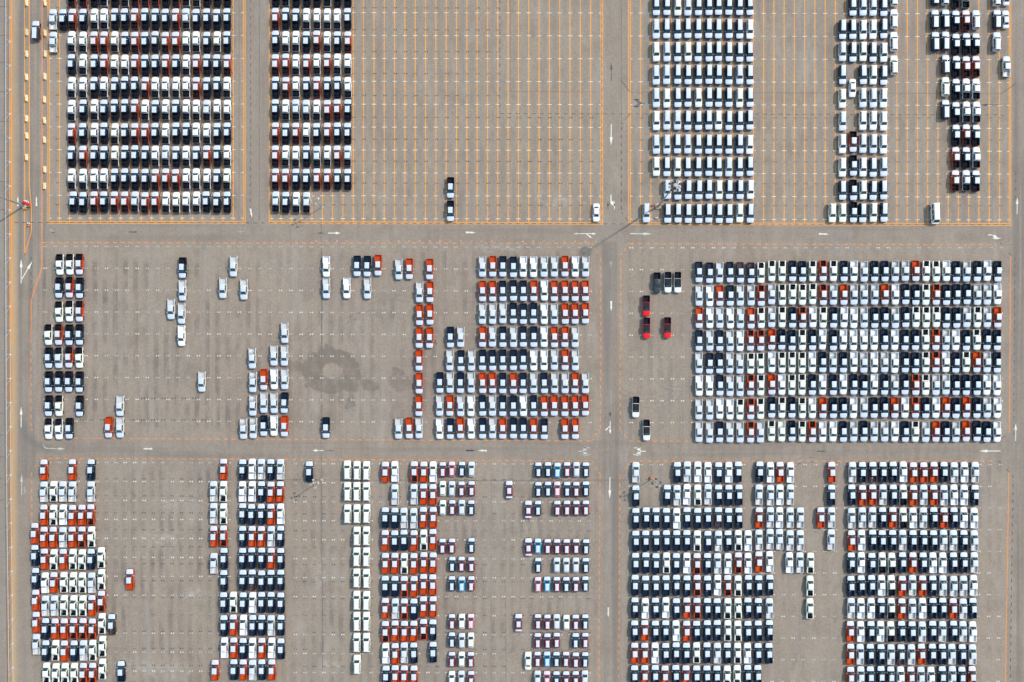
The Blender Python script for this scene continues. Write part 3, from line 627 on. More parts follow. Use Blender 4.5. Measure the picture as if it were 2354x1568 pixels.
# middle field, left cluster
R('I',P,'D','m0',918,'550 641 732','WWR'); R('I',P,'D','m0',1128,'545 638 732','KRK'); R('I',P,'D','m0',1348,'543 637 732','CWR')
R('I',P,'D','n0',93,'447 540 637 733','CRKK'); R('I',P,'D','n0',304,'450 540 635 730','KSRC'); R('I',P,'D','n0',524,'450 543 635 732','KKKK'); R('I',P,'D','n0',745,'450 543 732','KCK'); R('I',P,'D','n0',957,'448 543 637','WWK')
# middle field, single trucks
for t, y, x, c in (('m0',947,1680,'K'),('m0',1158,1677,'s'),('m0',1328,1575,'s'),('m0',1367,1672,'s'),('m0',935,2148,'s'),('m0',1131,2050,'s'),('m0',1143,2243,'s'),('n0',98,1670,'w'),('n0',520,1857,'s'),('n0',742,1103,'s'),('n0',943,1002,'r'),('n0',946,1105,'s'),
    ('m1',936,646,'w'),('m1',1137,648,'s'),('m1',1137,835,'w'),('m1',1135,1027,'s'),('m1',931,932,'k'),('m1',930,1025,'k'),('m1',928,1122,'r'),('m1',961,1313,'s'),('m1',959,1410,'r'),('m1',958,1598,'r'),('m1',1168,1503,'s'),('m1',1168,1600,'r'),('m1',1378,1503,'r'),('m1',1378,1600,'r'),
    ('n1',122,1503,'r'),('n1',122,1596,'r'),('n1',327,1500,'r'),('n1',535,1500,'r'),('n1',743,1500,'r'),('n1',945,646,'k'),('n1',957,1310,'s'),('n1',951,1410,'r'),('n1',952,1500,'s'),
    ('n2',758,1140,'h'),('n2',967,1237,'h'),('m2',1085,1333,'g'),('m2',1083,1433,'h'),('m2',1083,1523,'h'),('m2',1300,1236,'v'),('m2',1505,1238,'v'),('m2',1500,1430,'v')):
    R('O',P,'D',t,y,str(x),c,True)
R('Q',P,'D','n1',75,'265','s'); R('Q',P,'D','n1',285,'167 263','ss'); R('Q',P,'D','n1',500,'72 167 263','rws'); R('Q',P,'D','n1',715,'72 167 263','ssk'); R('Q',P,'D','n1',931,'72 167 263','kwr')
R('Q',P,'D','n0',310,'2322','s'); R('Q',P,'D','n0',530,'2325','s'); R('Q',P,'D','n0',740,'2325','s'); R('Q',P,'D','n0',953,'2240 2328','ss')
# block D (middle right of the middle field)
R('D',P,'D','n1',115,'1787 1882','ks'); R('D',P,'D','n1',327,'1783 1885 1983','sks'); R('D',P,'D','n1',533,'1690 1787 1880 1978','ksks'); R('D',P,'D','n1',743,'1690 1785 1882 1978','srsw'); R('D',P,'D','n1',952,'1690 1787 1880 1980','wkrw')
DX = '-270 -178 -84 13 104 200 296 391 488 582 676'
R('D',P,'D','m2',937,DX,'srkkwwssrws'); R('D',P,'D','m2',1158,DX,'rrkkkrwrrrr'); R('D',P,'D','m2',1367,DX,'sssKkkwsrrr'.replace('K','k')); R('D',P,'D','n2',111,DX,'rskskkwrrs.')
R('D',P,'D','n2',323,DX,'kkkkkwwsrs.'); R('D',P,'D','n2',535,DX,'rrkrkskssrs'); R('D',P,'D','n2',744,DX,'kskkwkrrrrr'); R('D',P,'D','n2',954,DX,'ksrkkrk.rr.')
# block H
HL = '1720 1818 1910 2006 2100 2197 2290'; HR = '35 130 226 318 411 507 602 698 791 884 980 1074 1170 1264 1359 1453 1547 1639 1732 1828 1926 2016 2111'
R('H',P,'D','m2',990,HL,'kkskmmC'); R('H',P,'D','m3',978,HR,'CCkkCRCkwskkssrCCwkskwk')
R('H',P,'D','m2',1203,HL,'swrkssR'); R('H',P,'D','m3',1192,HR,'sCCCCRsrsssrwkkCRkkkssw')
R('H',P,'D','m2',1410,HL,'rwswsrC'); R('H',P,'D','m3',1404,HR,'sCkRwCkwwskkskCCCkksCsr')
HL = '1720 1817 1910 2003 2097 2194 2287'; HR = '33 127 219 314 408 503 599 692 787 881 975 1071 1165 1259 1355 1449 1543 1635 1727 1822 1920 2013 2107'
R('H',P,'D','n2',144,HL,'kskswRR'); R('H',P,'D','n3',138,HR,'rkkCkwkwwwwkwkkCRswkCkk')
R('H',P,'D','n2',353,HL,'skkssCC'); R('H',P,'D','n3',345,HR,'wCCCwkskwswswkkCRwkCrsk')
R('H',P,'D','n2',558,HL,'wwkssRC'); R('H',P,'D','n3',550,HR,'rwCCkwkwkkwkskRCsskkkww')
R('H',P,'D','n2',775,HL,'sswwCRC'); R('H',P,'D','n3',762,HR,'kCkCwrkkwskkrwRkwrkrksw')
R('H',P,'D','n2',987,HL,'sskssRs'); R('H',P,'D','n3',980,HR,'CckCRwwksksswkCsrksrkkw')
# block J bottom left
for t, y, xs, cs in (('a1',181,'405 667 838','rrk'),('a1',385,'405 492 578 667 838','sCsss'),('a1',597,'405 492 580 667 755 838','rCwrrR'),('a1',803,'405 492 580 667 755 842','rrsrRC'),('a1',767,'322','r'),
  ('a1',1007,'410 495 583 670 755 838','rCrCCk'),('a1',990,'932','C'),('a1',970,'325','k'),('a2',163,'415 498 587 675 758 845','wrCCCs'),('a2',133,'933','C'),('a2',120,'330','k'),
  ('a2',375,'418 503 590 678 762 848','ssCCCr'),('a2',337,'935','R'),('a2',327,'332','r'),('a2',585,'420 507 592 678 765 850','krrRRR'),('a2',543,'938','C'),('a2',547,'1028','m'),('a2',530,'336','r'),
  ('a2',787,'422 510 593 683 767 852','kCrksC'),('a2',752,'940','C'),('a2',735,'334','s'),('a2',997,'427 513 598 685 768 853','CCCCRR'),('a2',960,'943','C')): R('J',P,'U',t,y,xs,cs)
R('J2',P,'U','a2',137,'1195','r',True); R('J2',P,'U','a2',975,'1117','k',True)
for t, y, xs, cs in (('a1',180,'2057 2232 2318','rkw'),('a1',385,'1966 2055 2230 2317','sCww'),('a1',588,'1964 2055 2232 2315','sCkk'),('a1',793,'1966 2058 2232 2318','rRkr'),('a1',997,'2060 2233 2318','kkk'),('a1',1045,'1966','s'),
  ('a2',140,'2060 2235 2320','kkm'),('a2',345,'2060 2147 2237 2322','kCkw'),('a2',555,'2062 2148 2237 2325','krwk'),('a2',766,'2063 2152 2238 2322','wrkw'),('a2',967,'1980 2152 2237 2322','rkrs'),
  ('b1',178,'50 138 227','sks'),('b1',385,'52 138 225','krr'),('b1',588,'50 138 227','krw'),('b1',793,'50 138 228','rsk'),('b1',997,'53 140 230','krk'),('b2',142,'53 140 228','kkk'),('b2',345,'53 142 230','kkk'),('b2',556,'53 140 230','ksk'),('b2',767,'55 143 230','rwk'),('b2',967,'57 147','kr')): R('K',P,'U',t,y,xs,cs)
R('K2',P,'U','b1',196,'490','k',True)
for t, ys in (('b1',(190,388,587)),): 
    for y in ys: R('CS',SU,'U',t,y,'842 928 1016','CCC')
for t, y in (('b1',790),('b1',985),('b2',125),('b2',327),('b2',522),('b2',718)): R('CS',SU,'U',t,y,'928 1016','CC')
R('CS',SU,'U','b2',914,'930','C')
for t, y, xs, cs in (('b1',205,'1190','r'),('b1',203,'1278','w'),('b1',200,'1455 1543 1630','Rrw'),('b1',415,'1278','s'),('b1',410,'1453 1543 1628','srr'),('b1',626,'1190 1277 1363 1453','kkss'),('b1',618,'1540 1630','rr'),('b1',832,'1190 1275 1363 1453','rkkr'),('b1',826,'1542 1628','Cr'),
  ('b1',1043,'1190 1277 1362 1453','rrCr'),('b1',1034,'1543 1628','rr'),('b2',195,'1190 1278 1363 1453','kkRr'),('b2',180,'1543 1628','rr'),('b2',402,'1190 1283 1365 1453','rsRk'),('b2',386,'1542 1630','rr'),('b2',609,'1190 1280 1365 1453','Rrrr'),('b2',593,'1542 1627','Rk'),('b2',812,'1192 1282 1365 1453','wrsk'),('b2',798,'1628','k'),('b2',1020,'1195 1280 1363 1453','krrr')): R('N',P,'U',t,y,xs,cs)
for t, y, xs, cs in (('b1',180,'1717 1803 1892 1982','MPKS'),('b1',357,'1717 1803 1892 1982','CSMM'),('b1',533,'1717 1805 1892 1980','CMSK'),('b1',883,'1717 1803 1980','MMK'),('b1',1055,'1803 1892 1980','KMM'),
  ('b2',175,'1803 1892 1980','KBM'),('b2',522,'1803 1892 1978','MCP'),('b2',695,'1803 1892 1978','KSC'),('b2',870,'1803 1890 1978','MCM'),('b2',1045,'1802 1890 1978','CSM')): R('X',HB,'U',t,y,xs,cs)
for t, y, xs, cs in (('c1',185,'243 330 417 505 592 680','KKBMSK'),('c1',362,'243 330 417 505 592 680','KKPKMK'),('c1',537,'240 417 505 592 680','KMMMM'),('c1',890,'240 327 415 502 590 680','BMMMMK'),('c1',1060,'240 413 500 587 678','KSSSK'),
  ('c2',178,'240 325 413 500 587 675','PBMKMK'),('c2',527,'238 325 412 500 587 675','MMSCMK'),('c2',697,'237 325 412 585 673','MMMKM'),('c2',872,'237 322 410 497 585 672','MBKMMK'),('c2',1045,'235 322 410 497 585 670','SPKMMS')): R('Y',HB,'U',t,y,xs,cs)
R('Z',SE,'U','b1',365,'2328','M',True); R('Z',SE,'U','c1',548,'152','M'); R('Z',SE,'U','c1',893,'152','M'); R('Z',SE,'U','c2',533,'60','M',True); R('Z',SE,'U','c2',885,'148','C')
# block L
R('L2',P,'U','c1',205,'1138','s',True); R('L2',P,'U','c1',422,'1138','k',True)
for t, y, xs, cs in (('c1',205,'1520 1613 1710 1803 1900 1993 2080 2277','kswwkwkk'),('c1',414,'1425 1517 1608 1708 1803 1898 1992 2085 2273','kswCskkks'),('c1',626,'1138 1233 1325 1420 1515 1610 1707 1800 1897 1990 2085 2273','kkkkwkkkmkkr'),
  ('c1',835,'1138 1230 1325 1420 1513 1608 1705 1800 1897 1988 2082 2170','kkkkkkCkskCw'),('c1',826,'2273','s'),('c1',1042,'1135 1230 1323 1420 1510 1607 1702 1797 1892 1985 2082 2170','kkkCkwRkswRw'),('c1',1031,'2270','r'),
  ('c2',190,'1132 1228 1322 1417 1510 1607 1702 1797 1890 1985 2080 2173 2268','kkkkkkRkwRCkk'),('c2',398,'1130 1225 1320 1413 1510 1607 1702 1797 1887 1982 2080 2167 2265','kwkwkrRkkCCkk'),('c2',606,'1128 1222 1318 1412 1510 1605 1697 1793 1887 1982 2077 2167 2265','krkkwrkkkCCkk'),
  ('c2',811,'1127 1222 1317 1412 1508 1602 1697 1793 1887 1978 2073 2165 2262','rrwkkkCkskCwk'),('c2',1018,'1125 1220 1315 1408 1505 1600 1695 1793 1883 1978 2070 2167 2260','krkrkrkkkCCkk'),
  ('d1',205,'23 112 205','wrw'),('d1',415,'22 110 205','sws'),('d1',624,'20 107 203 297','swss'),('d1',824,'18 107','ss'),('d1',833,'203 297','ss'),('d1',1029,'17','w'),('d1',1040,'198 293 390','wsC'),('d2',187,'15','k'),('d2',193,'387','C'),('d2',398,'13','s'),('d2',402,'385','C'),('d2',603,'12','k'),('d2',811,'8','k')): R('L',P,'U',t,y,xs,cs)
R('L3',P,'U','d1',205,'585','r',True); R('L3',P,'U','d1',415,'582','k',True); R('L3',P,'U','d1',622,'487 583','rs',True); R('L3',P,'U','d1',825,'580','s',True)
for t, y, xs, cs in (('d1',205,'775 867 963 1057 1150 1243 1337 1433 1523 1617 1712 1805 1903','skmkkwrrrksws'),('d1',415,'770 868 962 1057 1150 1242 1337 1430 1523 1617 1710 1802 1900','krrskCrsrswwk'),('d1',625,'770 865 960 1053 1147 1240 1332 1428 1523 1617 1707 1800 1895','ssskrCwskrkww'),
  ('d1',832,'768 858 960 1050 1145 1238 1332 1427 1520 1612 1705 1800 1897','rwkkkskkkssks'),('d1',1039,'763 857 953 1048 1138 1235 1330 1425 1515 1607 1705 1798 1895','kwkCCkrkwwkks'),
  ('d2',192,'763 855 950 1042 1133 1233 1328 1420 1512 1607 1705 1795 1890','kkkwCrsrksssw'),('d2',401,'763 853 948 1038 1132 1228 1325 1420 1513 1605 1702 1792 1883','swwkCrswkkrsk'),('d2',612,'758 850 945 1035 1128 1228 1323 1417 1510 1603 1703 1790 1882','rwkwCkksksksw'),
  ('d2',822,'758 847 940 1037 1130 1222 1318 1410 1508 1602 1690 1785 1880','rskksmsrkksks'),('d2',1029,'757 850 940 1037 1127 1218 1313 1405 1498 1600 1692 1780 1875','rskkmwrswkskr')): R('T',P,'U',t,y,xs,cs)
# ---- names for the blocks, then a label for every vehicle
BN = {'S0':'entry lane by the barriers','A':'top left pickup block','B':'second pickup block at the top','B2':'black pair alone on the empty top field','E':'big suv block','E2':'empty bays by the suv block','F':'narrow suv columns','F2':'single file right of the narrow columns',
 'G':'mixed block at top right','G2':'loose file at the right edge','V':'empty bays','I':'small cluster near the fence','O':'open middle field','Q':'stepped group left of the dark stain','D':'middle pickup block','H':'wide pickup block at right',
 'J':'bottom left block','J2':'open bays beside the bottom left block','K':'second bottom block','K2':'short mast','CS':'cream suv double file','N':'red rich block beside the cream suvs','X':'left hatchback group','Y':'right hatchback group','Z':'hatchback field',
 'L':'bottom block right of the lane','L2':'lamp mast corner','L3':'short file between two bottom blocks','T':'bottom right block'}
def ordn(n): return '%d%s' % (n, 'th' if 10 <= n % 100 <= 20 else {1:'st',2:'nd',3:'rd'}.get(n % 10, 'th'))
CN = {'W':'white','C':'cream','S':'silver','K':'black','R':'orange red','M':'maroon','G':'grey','V':'bright red','D':'dark red','P':'pale red','B':'cyan'}
from collections import defaultdict
byb = defaultdict(list)
for v in CARS: byb[v['block']].append(v)
for blk, L in byb.items():
    L.sort(key=lambda v: v['y']); rows = []
    for v in L:
        if rows and v['y']-rows[-1][0]['y'] < (21 if blk != 'O' else 12): rows[-1].append(v)
        else: rows.append([v])
    for i, r in enumerate(rows):
        r.sort(key=lambda v: v['x'])
        for j, v in enumerate(r):
            v['pos'] = (i+1, j+1, len(rows), len(r))
for v in CARS:
    kind = v['kind']; c, lin, style = decode(kind, v['code'], v['block']); n = CN[c]; blk = v['block']
    if kind == 'pickup':
        d = n+' pickup' + ((' with black bed' if c not in 'KGM' else '') if lin else (' with body coloured bed' if c in 'R' else ''))
        if style == 'blackroof': d = n+' pickup with black roof'
        if v['code'] == 'g': d = 'all dark grey pickup'
    else: d = n+' '+{'suv':'suv','hatchback':'hatchback','sedan':'sedan','van':'van'}[kind]
    i, j, ni, nj = v['pos']
    row = 'top row' if i == 1 else 'bottom row' if i == ni else ordn(i)+' row'
    if nj == 1: s = f"{d}, alone in {row}, {BN[blk]}"
    else: s = f"{d}, {ordn(j)} from left in {row}, {BN[blk]}"
    if kind == 'van': s = 'long white passenger van parked askew across empty bays at the bottom border line'
    v['label'] = s
    if len(s.split()) > 16: v['label'] = s.replace(' with body coloured bed', '').replace(' with black bed', ' black bed').replace(' between two bottom blocks', ' between bottom blocks')
    if len(v['label'].split()) > 16: v['label'] = v['label'].replace(' with black roof', '').replace(' from left', '')
    v['group'] = {'pickup':'pickups parked in the ','suv':'suvs parked in the ','hatchback':'hatchbacks in the ','sedan':'sedans in the ','van':None}[kind] and {'pickup':'pickups parked in the ','suv':'suvs parked in the ','hatchback':'hatchbacks in the ','sedan':'sedans in the '}[kind]+BN[blk]

# ------------------------------------------------------------------ place them
CACHE = {}
def parts_for(v):
    key = (v['kind'],)+decode(v['kind'], v['code'], v['block'])
    if key not in CACHE: CACHE[key] = build_parts(*key[:2], key[2], key[3])
    return key, CACHE[key]
def xf(v):
    x, y = W(v['x'], v['y']); f = 1-.9/H
    rz = (0 if v['face'] == 'U' else math.pi) + v['rot']
    return x*f, y*f, rz
pick = [v for v in CARS if v['kind'] == 'pickup']
def rank(v):
    x, y, _ = xf(v); d = math.hypot(x, y)
    return d - (1000 if v['loose'] else 0)
solo = set(id(v) for v in sorted(pick, key=rank)[:300])
protos = {}
for v in CARS:
    if v['kind'] == 'pickup' and id(v) not in solo: continue
    key, parts = parts_for(v); x, y, rz = xf(v)
    nm = {'pickup':'pickup_truck','suv':'sport_utility_car','hatchback':'hatchback_car','sedan':'sedan_car','van':'passenger_van'}[v['kind']]
    if key not in protos:
        r = bpy.data.objects.new(nm, None); C.objects.link(r); kids = []
        for (n, me, loc, a) in parts:
            o = link(n, me, r, loc, a); kids.append(o)
        protos[key] = (r, kids)
    else:
        r0, kids = protos[key]; r = r0.copy(); C.objects.link(r)
        for k0 in kids:
            o = k0.copy(); o.parent = r; C.objects.link(o)
    r.location = (x, y, .0); r.rotation_euler = (0, 0, rz); r.empty_display_size = .5
    tag(r, v['label'], {'pickup':'pickup truck','suv':'suv','hatchback':'hatchback','sedan':'sedan','van':'van'}[v['kind']], v['group'])
# the remaining pickups, one mass
acc = {}
Vs=[]; LI=[]; LT=[]; MI=[]; slots=[]; base=0
def arrays(key, parts):
    V=[]; li=[]; lt=[]; mi=[]; off=0
    for n, me, loc, a in parts:
        if n in ('side_window_',): continue
        co = np.empty(len(me.vertices)*3, np.float32); me.vertices.foreach_get('co', co); co = co.reshape(-1,3)
        c_, s_ = math.cos(a), math.sin(a); co = np.stack([co[:,0]*c_-co[:,1]*s_+loc[0], co[:,0]*s_+co[:,1]*c_+loc[1], co[:,2]+loc[2]], 1)
        l = np.empty(len(me.loops), np.int32); me.loops.foreach_get('vertex_index', l)
        t = np.empty(len(me.polygons), np.int32); me.polygons.foreach_get('loop_total', t)
        m_ = np.empty(len(me.polygons), np.int32); me.polygons.foreach_get('material_index', m_)
        mp = []
        for q in me.materials:
            if q not in slots: slots.append(q)
            mp.append(slots.index(q))
        V.append(co); li.append(l+off); lt.append(t); mi.append(np.array(mp, np.int32)[m_]); off += len(co)
    return np.concatenate(V), np.concatenate(li), np.concatenate(lt), np.concatenate(mi)
for v in pick:
    if id(v) in solo: continue
    key, parts = parts_for(v)
    if key not in acc: acc[key] = arrays(key, parts)
    V, li, lt, mi = acc[key]; x, y, rz = xf(v); c_, s_ = math.cos(rz), math.sin(rz)
    Vs.append(np.stack([V[:,0]*c_-V[:,1]*s_+x, V[:,0]*s_+V[:,1]*c_+y, V[:,2]], 1)); LI.append(li+base); LT.append(lt); MI.append(mi); base += len(V)
if Vs:
    V = np.concatenate(Vs).astype(np.float32); li = np.concatenate(LI); lt = np.concatenate(LT); mi = np.concatenate(MI)
    me = bpy.data.meshes.new('parked_pickup_rows'); me.vertices.add(len(V)); me.vertices.foreach_set('co', V.ravel())
    me.loops.add(len(li)); me.loops.foreach_set('vertex_index', li); me.polygons.add(len(lt))
    me.polygons.foreach_set('loop_start', np.concatenate([[0], np.cumsum(lt)[:-1]]).astype(np.int32)); me.polygons.foreach_set('loop_total', lt)
    for q in slots: me.materials.append(q)
    me.polygons.foreach_set('material_index', mi); me.update(calc_edges=True)
    tag(link('parked_pickup_rows', me), 'dense rows of white, black, silver and orange red pickups filling the outer blocks of the yard', 'pickup trucks', kind='stuff')

# ------------------------------------------------------------------ masts
GALV = mat('galvanised_steel', (.30,.33,.35), .5, .3, noise=.2, nscale=1.0); CREAMM = mat('cream_enamel', (.46,.42,.34), .5, noise=.35, nscale=3)
DARKM = mat('weathered_dark_metal', (.07,.06,.055), .6, .2, noise=.3, nscale=3); CONC = mat('mast_concrete', (.52,.42,.32), .9, noise=.3, nscale=3)
LENS = mat('floodlight_lens', (.45,.47,.48), .2)
def head_big(root, h):
    b = MB(); R = .82
    for rad, rt in ((R,.045),(R*.72,.03),(R*1.02,.03)):
        n = 24
        for i in range(n):
            a, c = 2*math.pi*i/n, 2*math.pi*(i+1)/n; z = h-.1+(.12 if rad == R*.72 else 0)
            b.tube((rad*math.cos(a),rad*math.sin(a),z),(rad*math.cos(c),rad*math.sin(c),z), rt, rt, 5)
    for i in range(8):
        a = 2*math.pi*i/8; b.tube((.1*math.cos(a),.1*math.sin(a),h-.1),(1.02*R*math.cos(a),1.02*R*math.sin(a),h-.1), .03,.03,5)
    link('carriage_ring', b.mesh('carriage_ring', DARKM), root)
    b = MB(); n = 16
    b.rings([[(r*math.cos(2*math.pi*i/n), r*math.sin(2*math.pi*i/n), z) for i in range(n)] for r, z in ((.46,h+.05),(.46,h+.14),(.38,h+.24),(.2,h+.31),(.05,h+.34))])
    link('top_cover', b.mesh('top_cover', CREAMM, True), root)
    for i in range(10):
        a = 2*math.pi*(i+.3)/10
        b = MB(); b.box(-.24,.24,-.22,.22,-.16,.18, 0, ch=.06); b.box(-.27,.27,.18,.25,-.24,.10, 1); b.box(-.06,.06,-.46,-.1,-.04,.04,1)
        o = link('floodlight', b.mesh('floodlight', [CREAMM if i % 2 else DARKM, DARKM]), root); o.location = (1.24*math.cos(a), 1.24*math.sin(a), h-.15); o.rotation_euler = (math.radians(-25), 0, a-math.pi/2)
def big_mast(x, y, h, label, rot):
    root = bpy.data.objects.new('high_mast_light', None); C.objects.link(root); root.location = (*W(x,y), 0); root.rotation_euler = (0,0,rot)
    tag(root, label, 'light mast', 'tall floodlight masts in the yard')
    b = MB(); b.box(-.68,.68,-.68,.68,0,.42, ch=.05); b.box(-.42,.42,-.42,.42,.42,.5, ch=.03); link('concrete_base', b.mesh('concrete_base', CONC), root)
    b = MB(); n = 14; b.rings([[(r*math.cos(2*math.pi*i/n), r*math.sin(2*math.pi*i/n), z) for i in range(n)] for r, z in ((.32,.5),(.25,.8),(.24,2.5),(.18,h*.45),(.12,h*.8),(.09,h))])
    link('pole', b.mesh('pole', GALV, True), root)
    b = MB(); b.box(.30,.44,-.14,.14,.7,1.7, ch=.02); link('access_door', b.mesh('access_door', DARKM), root)
    head_big(root, h); return root
big_mast(56.5, 473.5, 25.5, 'tall tapered floodlight mast by the fence, orange cones at its base', math.radians(40))
big_mast(1511.8, 474.6, 24.7, 'tall floodlight mast whose lamp ring hangs over two parked dark suvs', math.radians(6))
def small_mast(x, y, h, label, dark, rot):
    root = bpy.data.objects.new('lamp_mast', None); C.objects.link(root); root.location = (*W(x,y), 0); root.rotation_euler = (0,0,rot)
    tag(root, label, 'light mast', 'short four lamp masts among the bays')
    b = MB(); b.box(-.35,.35,-.35,.35,0,.12, ch=.03); link('concrete_base', b.mesh('concrete_base', CONC), root)
    b = MB(); b.tube((0,0,.12),(0,0,h),.12,.07,10); link('pole', b.mesh('pole', GALV, True), root)
    b = MB(); b.tube((-.8,0,h),(.8,0,h),.05,.05,6); b.tube((0,-.8,h+.06),(0,.8,h+.06),.05,.05,6); b.box(-.16,.16,-.16,.16,h-.1,h+.16, ch=.03); link('cross_arm', b.mesh('cross_arm', GALV), root)
    for i in range(4):
        a = math.pi/2*i; b = MB(); b.box(-.30,.30,-.20,.22,-.10,.12, 0, ch=.05); b.box(-.27,.27,-.12,.20,-.13,-.10,1)
        o = link('floodlight', b.mesh('floodlight', [DARKM if dark else CREAMM, LENS]), root); o.location = (.98*math.cos(a), .98*math.sin(a), h); o.rotation_euler = (math.radians(-20), 0, a-math.pi/2)
small_mast(740.2, 476, 8.8, 'short mast with four cream floodlights beside the last silver pickup of the second block', False, .35)
small_mast(739.8, 1103.6, 9.0, 'short mast with four cream floodlights next to a lone black pickup', False, .25)
small_mast(1496, 1101.9, 9.0, 'short mast with four dark floodlights on a small reddish base', True, .1)

# ------------------------------------------------------------------ small things round the masts
ORNG = mat('orange_plastic', (.85,.25,.01), .5); REDP = mat('red_plastic', (.75,.012,.012), .45); WHP = mat('white_plastic', (.80,.80,.78), .4); YEL = mat('yellow_plastic', (.85,.42,.02), .5)
def cone(x, y, label, m=ORNG):
    root = bpy.data.objects.new('traffic_cone', None); C.objects.link(root); root.location = (*W(x,y), 0)
    b = MB(); b.box(-.22,.22,-.22,.22,0,.04, ch=.02); link('foot', b.mesh('foot', BLACKP), root)
    b = MB(); b.tube((0,0,.04),(0,0,.75),.19,.05,10); link('shell', b.mesh('shell', m), root)
    tag(root, label, 'traffic cone', 'cones round the left mast'); return root
def drum(x, y, m, label, grp, r=.19, h=.75):
    root = bpy.data.objects.new('plastic_drum', None); C.objects.link(root); root.location = (*W(x,y), 0)
    n = 12; b = MB(); b.rings([[(q*math.cos(2*math.pi*i/n), q*math.sin(2*math.pi*i/n), z) for i in range(n)] for q, z in ((r*1.15,0),(r*1.15,.08),(r,.1),(r*.92,h*.6),(r*.8,h))]); link('shell', b.mesh('shell', m, True), root)
    b = MB(); b.tube((0,0,.42),(0,0,.58),r*.99,r*.97,12); link('band', b.mesh('band', BLACKP if m is WHP else WHP), root)
    tag(root, label, 'drum', grp)
gl = 'plastic drums round the left mast'
drum(58.3,463.7,WHP,'white drum nearest the fence in the trio above the left mast base',gl); drum(61.0,463.0,WHP,'middle white drum of the trio above the left mast base',gl); drum(64.5,465.0,WHP,'white drum with dark band, right end of the trio by the left mast',gl)
drum(67.5,514.5,WHP,'white drum of the red and white pair below the left mast',gl); drum(66.7,519.5,REDP,'red drum of the red and white pair below the left mast',gl)
drum(1500.8,473.0,REDP,'bright red drum leaning close to the high mast among suvs','drums by the right mast')
drum(1506.6,501.6,WHP,'left one of two small white drums on the empty bay','drums by the right mast',.16,.6); drum(1509.4,501.6,WHP,'right one of two small white drums on the empty bay','drums by the right mast',.16,.6)
cone(57.8,482.8,'orange cone nearest the fence at the left mast base'); cone(61.2,481.0,'dull yellow cone in the middle below the left mast base', YEL); cone(67.8,474.8,'orange cone at the right corner of the left mast base')
b = MB(); b.box(-.9,.9,-.25,.25,0,.85, ch=.08); o = link('water_barrier', b.mesh('water_barrier', REDP), None, (*W(62.2,467.8),0), math.radians(-28)); tag(o, 'red plastic barrier block on the mast base by the fence', 'barrier')
b = MB()
for i in range(5): b.box(-.85,.85,-.42+i*.2,-.34+i*.2,.05,.12)
for k in (-.7,.7): b.box(k-.05,k+.05,-.45,.5,0,.05)
o = link('wooden_pallet', b.mesh('wooden_pallet', mat('weathered_wood',(.16,.10,.04),.8,noise=.4,nscale=5)), None, (*W(63.2,477.4),0), math.radians(32)); tag(o, 'dark slatted pallet leaning by the left mast base', 'pallet')
b = MB(); b.box(-.30,.30,-.30,.30,.12,.75, ch=.06); o = link('warning_box', b.mesh('warning_box', mat('faded_red',(.62,.12,.08),.6)), None, (*W(1496,1098.3),0)); tag(o, 'faded red box at the foot of the dark lamp mast', 'box')
# concrete barriers
BAR = mat('cream_concrete', (.74,.63,.42), .85, noise=.15, nscale=4)
bar0 = None
gb = 'cream concrete barriers beside the entry lanes'
ordw = ['top','second','third','fourth','fifth','sixth','seventh','eighth','lowest']
for side, X, ys in (('left',63,(8,76,125.5,178.7,227,273.7,313,362.5)), ('right',104.8,(8,77.5,125,177,230,278,322.5,390.5,428.5))):
    for i, y in enumerate(ys):
        if bar0 is None:
            b = MB(); r_ = lambda w,l,z: [(-w,-l,z),(w,-l,z),(w,l,z),(-w,l,z)]
            b.rings([r_(.30,.80,0),r_(.30,.80,.12),r_(.16,.79,.35),r_(.11,.78,.80)])
            for k in (-1,1): b.box(-.30,.30,k*.45-.25,k*.45+.25,0,.30, ch=.03)
            bar0 = link('concrete_barrier', b.mesh('concrete_barrier', BAR)); o = bar0
        else: o = bar0.copy(); C.objects.link(o)
        dx = random.uniform(-.6,.6); o.location = (*W(X+dx+ (-.8 if side=='right' and i>2 else 0), y), 0); o.rotation_euler = (0,0,random.uniform(-.07,.07)+.03)
        nmv = ordw[i] if i < len(ys)-1 else 'lowest'
        tag(o, f'{nmv} cream concrete barrier of the {"row nearest the fence" if side=="left" else "row beside the pickup block"}', 'barrier', gb)
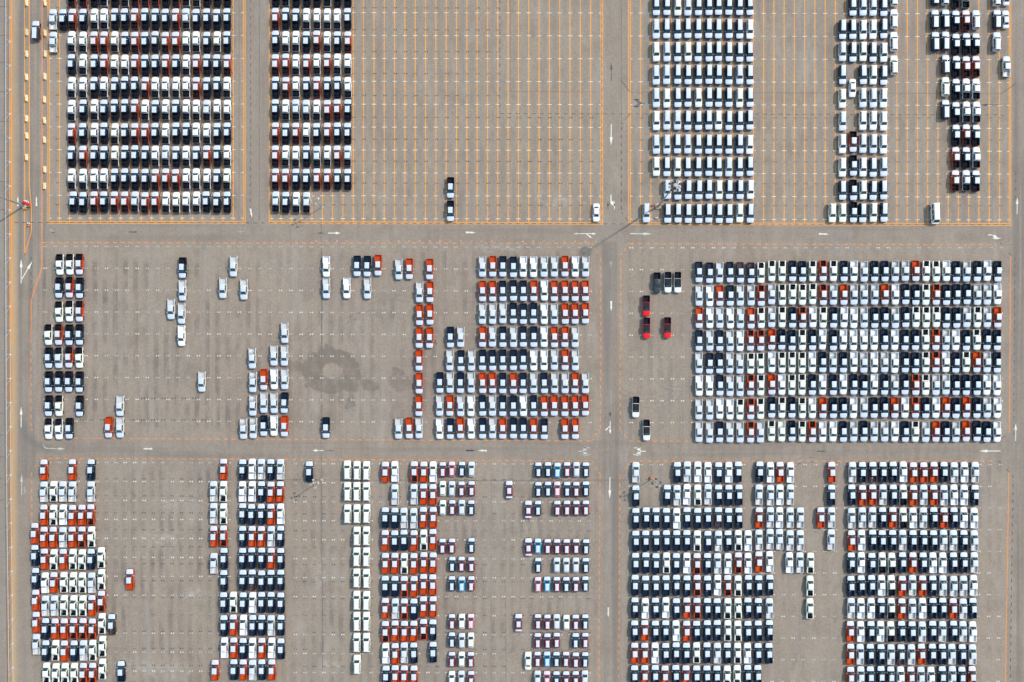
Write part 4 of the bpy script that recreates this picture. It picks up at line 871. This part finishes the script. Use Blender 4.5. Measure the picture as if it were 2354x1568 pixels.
# fence
froot = bpy.data.objects.new('chain_link_fence', None); C.objects.link(froot); froot.location = (*W(23,600), 0)
tag(froot, 'long pale chain link fence on steel posts along the rusty verge', 'fence')
PALE = mat('pale_galvanised', (.60,.62,.64), .5, .2)
mw = bpy.data.materials.new('wire_netting'); mw.use_nodes = True; q = NT(mw.node_tree); pw = mw.node_tree.nodes['Principled BSDF']
pw.inputs['Base Color'].default_value = (.35,.35,.35,1); pw.inputs['Metallic'].default_value = .3
ge = q.n('ShaderNodeNewGeometry'); sp_ = q.n('ShaderNodeSeparateXYZ'); q.put(sp_.inputs[0], ge.outputs['Position'])
def wires(sgn): return q.ss(q.m('ABSOLUTE', q.m('SUBTRACT', q.m('FRACT', q.m('MULTIPLY', q.m('ADD', sp_.outputs[1], q.m('MULTIPLY', sp_.outputs[2], sgn)), 10.0)), .5)), .03, .06, 1.0, 0.0)
q.put(pw.inputs['Alpha'], q.m('MAXIMUM', wires(1.0), wires(-1.0)))
def fx(y): return np.interp(y, [0,500,900,1150,1568,1900], [23,22.6,24,25.2,30.3,34])
h = 1.95; ys = [-180+55.3*k for k in range(36)]
loc0 = Vector((*W(23,600),0))
for i, y in enumerate(ys):
    X, Y = W(fx(y), y)-loc0.xy if False else (W(fx(y),y)[0]-loc0.x, W(fx(y),y)[1]-loc0.y)
    b = MB(); b.tube((0,0,0),(0,0,h+.05),.045,.045,6); b.box(-.22,.22,-.22,.22,0,.10); link('post', b.mesh('post', PALE), froot, (X,Y,0))
    if i < len(ys)-1:
        X2, Y2 = W(fx(ys[i+1]), ys[i+1])[0]-loc0.x, W(fx(ys[i+1]), ys[i+1])[1]-loc0.y
        b = MB(); b.tube((X,Y,h),(X2,Y2,h),.055,.055,6); link('top_rail', b.mesh('top_rail', PALE), froot)
        b = MB(); b.tube((X,Y,.06),(X2,Y2,.06),.05,.05,6); link('bottom_rail', b.mesh('bottom_rail', PALE), froot)
        b = MB(); b.tube((X,Y,.1),(lerp(X,X2,.3),lerp(Y,Y2,.3),h),.03,.03,5); link('brace', b.mesh('brace', PALE), froot)
        b = MB(); b.add([(X,Y,.08),(X2,Y2,.08),(X2,Y2,h-.03),(X,Y,h-.03)], [(0,1,2,3)]); link('netting', b.mesh('netting', mw), froot)
print('cars', len(CARS), {k: sum(1 for v in CARS if v['kind']==k) for k in SPECS}, 'objects', len(bpy.data.objects))
